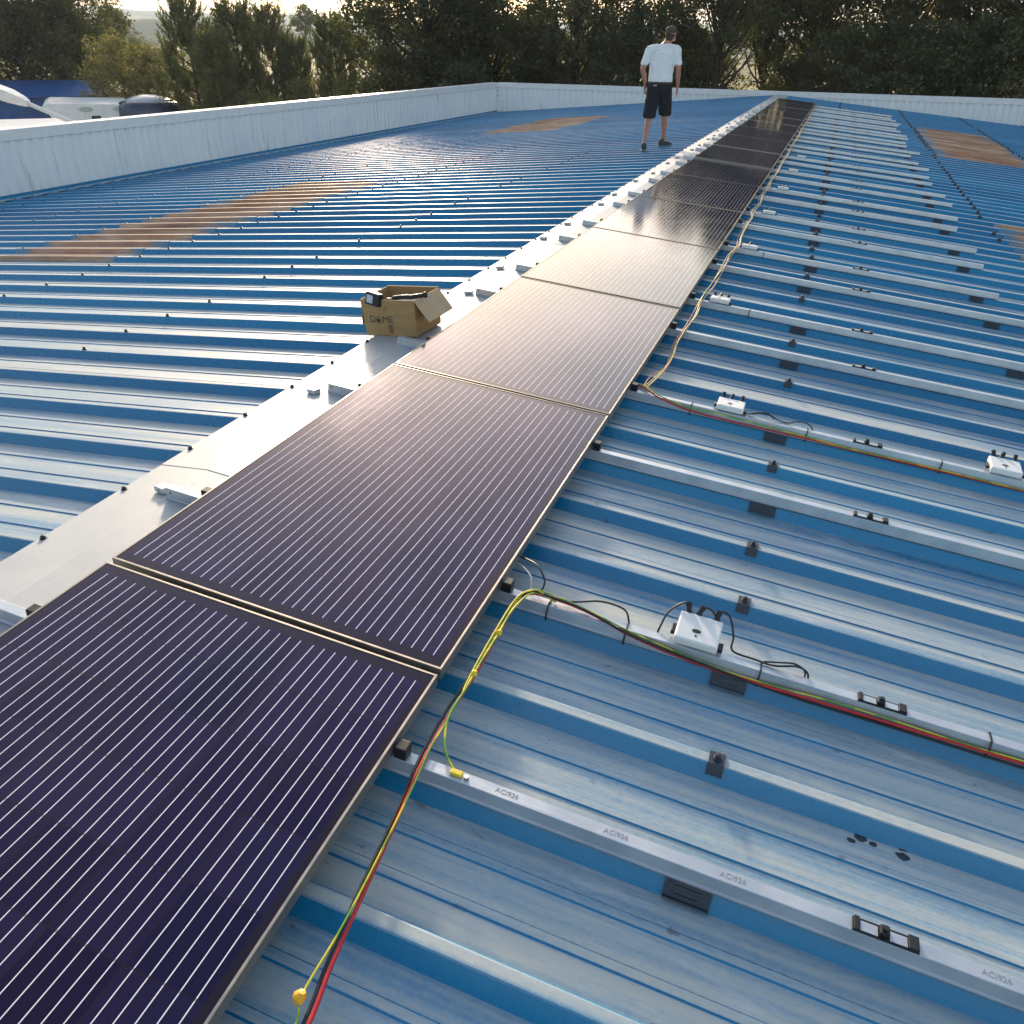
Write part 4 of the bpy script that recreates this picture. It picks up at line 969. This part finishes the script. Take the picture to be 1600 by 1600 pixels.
# caravan, domed tank, shed, annex
def yaw_to(az): return R(-az)
x, y = at(-45.5, 45)
CV = empty('white_caravan', (x, y, GZ), (0, 0, yaw_to(-45.5)), label='white caravan body with small dark window beyond the parapet', cat='caravan')
WP = simple('white_body', (.78, .80, .80), .35, 0, .05, 4)
m = MB(); pr_ = [(-1.55, .45), (1.75, .45), (1.75, 3.02), (1.55, 3.16), (-1.75, 3.22), (-1.95, 3.12), (-1.30, 2.0)]; m.extrude([(a, b) for a, b in pr_], -.9, 4.2, 'y'); m.build('body', WP, CV)
m = MB(); m.box(-1.80, -1.36, -.55, 3.4, 1.9, 3.02); m.build('dark_side', BLACK, CV)  # black box filling the dark triangle under the overhang
m = MB(); m.box(-.08, .30, -.93, -.905, 2.05, 2.72); wv = m.build('window', BLACK, CV)
m = MB(); m.box(.02, .20, -.945, -.932, 2.40, 2.62); m.build('pane', simple('grey_glass', (.18, .20, .22), .1), wv)
for cx in (-.25, 1.15):
    m = MB(); m.lathe([(.30, 0), (.30, .015)], (0,0,0), 14); o = m.build('vent', simple('vent_grey', (.45, .5, .45), .6), CV, loc=(cx, -.905, 2.98), rot=(R(90), 0, 0)); o.scale = (1, .35, 1)
for cx in (-.9, .9):
    m = MB(); m.lathe([(.33, -.1), (.36, -.06), (.36, .06), (.33, .1)], (0,0,0), 18); m.build('wheel', RUBBER, CV, loc=(cx*1.0, -.7, .36), rot=(R(90), 0, 0))
x, y = at(-42.35, 44.5)
TK = empty('domed_tank', (x, y, GZ), (0, 0, yaw_to(-42.35)), label='dark blue domed tank with a highlight painted on its top beside the white caravan', cat='tank')
TD = simple('dark_tank_shell', (.035, .045, .085), .22, 0, .15, 3); TPALE = simple('top_glint_and_valve', (.46, .48, .50), .22)  # pale grey paints the highlight on the tank's top; the valve shares it
m = MB(); m.lathe([(1.40, 0), (1.42, .3), (1.42, 2.75), (1.38, 3.08), (1.25, 3.24), (1.0, 3.30)], (0,0,0), 28); m.build('shell', TD, TK, smooth=True)
m = MB(); m.lathe([(1.12, 3.24), (.95, 3.36), (.65, 3.46), (.3, 3.53), (.02, 3.54)], (0,0,0), 24); m.build('top_glint', TPALE, TK, smooth=True)
for z in (1.5, 2.0, 2.5):
    m = MB(); m.lathe([(1.42, -.04), (1.46, -.02), (1.46, .02), (1.42, .04)], (0,0,z), 28); m.build('hoop', TD, TK, smooth=True)
m = MB(); m.box(-1.44, -.55, -1.12, -1.0, 1.95, 2.45, M=Matrix.Rotation(R(-32), 4, 'Z') @ Matrix.Translation((.62, -.42, 0))); m.build('orange_band', simple('orange_band', (.55, .16, .06), .5), TK)
m = MB(); m.lathe([(.10, 0), (.10, .03)], (0,0,0), 12); m.build('valve', TPALE, TK, loc=(-.25, -1.44, 2.0), rot=(R(90), 0, 0))
x, y = at(-49.2, 54)
SH = empty('blue_shed', (x, y, GZ), (0, 0, yaw_to(-49.2)), label='low dark blue shed behind the caravan at the left edge', cat='shed')
BLU = simple('shed_blue', (.022, .10, .30), .45, 0, .2, 2)
m = MB(); m.box(-7, 4.3, 0, 7, 0, 3.0); m.build('wall', BLU, SH)
m = MB(); m.extrude([(-.3, 2.95), (3.5, 3.55), (7.3, 2.95), (7.3, 3.03), (3.5, 3.63), (-.3, 3.03)], -7.2, 4.5, 'x'); m.build('roof', BLU, SH)
for k in range(12):
    m = MB(); m.box(-6.9 + k*.95, -6.82 + k*.95, -.03, -.001, .05, 2.9); m.build('wall_rib', BLU, SH)
x, y = at(-50.2, 33)
AX = empty('white_annex', (x, y, GZ), (0, 0, yaw_to(-50.2)), label='white flat-roofed annex below the lamp at the left edge', cat='building')
m = MB(); m.box(-6, 2.0, 0, 5, 0, 2.95); m.build('wall', WP, AX)
m = MB(); m.box(-6.15, 2.15, -.15, 5.15, 2.955, 3.08); m.build('roof', COPING, AX)

# ================================================================ HAZE
m = MB(); m.box(-5050, 5050, -5050, 5050, GZ - 2.2, 118)
hm = bpy.data.materials.new('haze_air'); hm.use_nodes = True; t = hm.node_tree; t.nodes.clear()
ho = t.nodes.new('ShaderNodeOutputMaterial'); pv = t.nodes.new('ShaderNodeVolumePrincipled'); pv.inputs['Color'].default_value = (.74, .87, 1.0, 1); pv.inputs['Density'].default_value = .00032; pv.inputs['Anisotropy'].default_value = .3
t.links.new(pv.outputs[0], ho.inputs['Volume'])
m.build('haze', hm, None, kind='stuff', label='pale haze in the air', cat='haze')
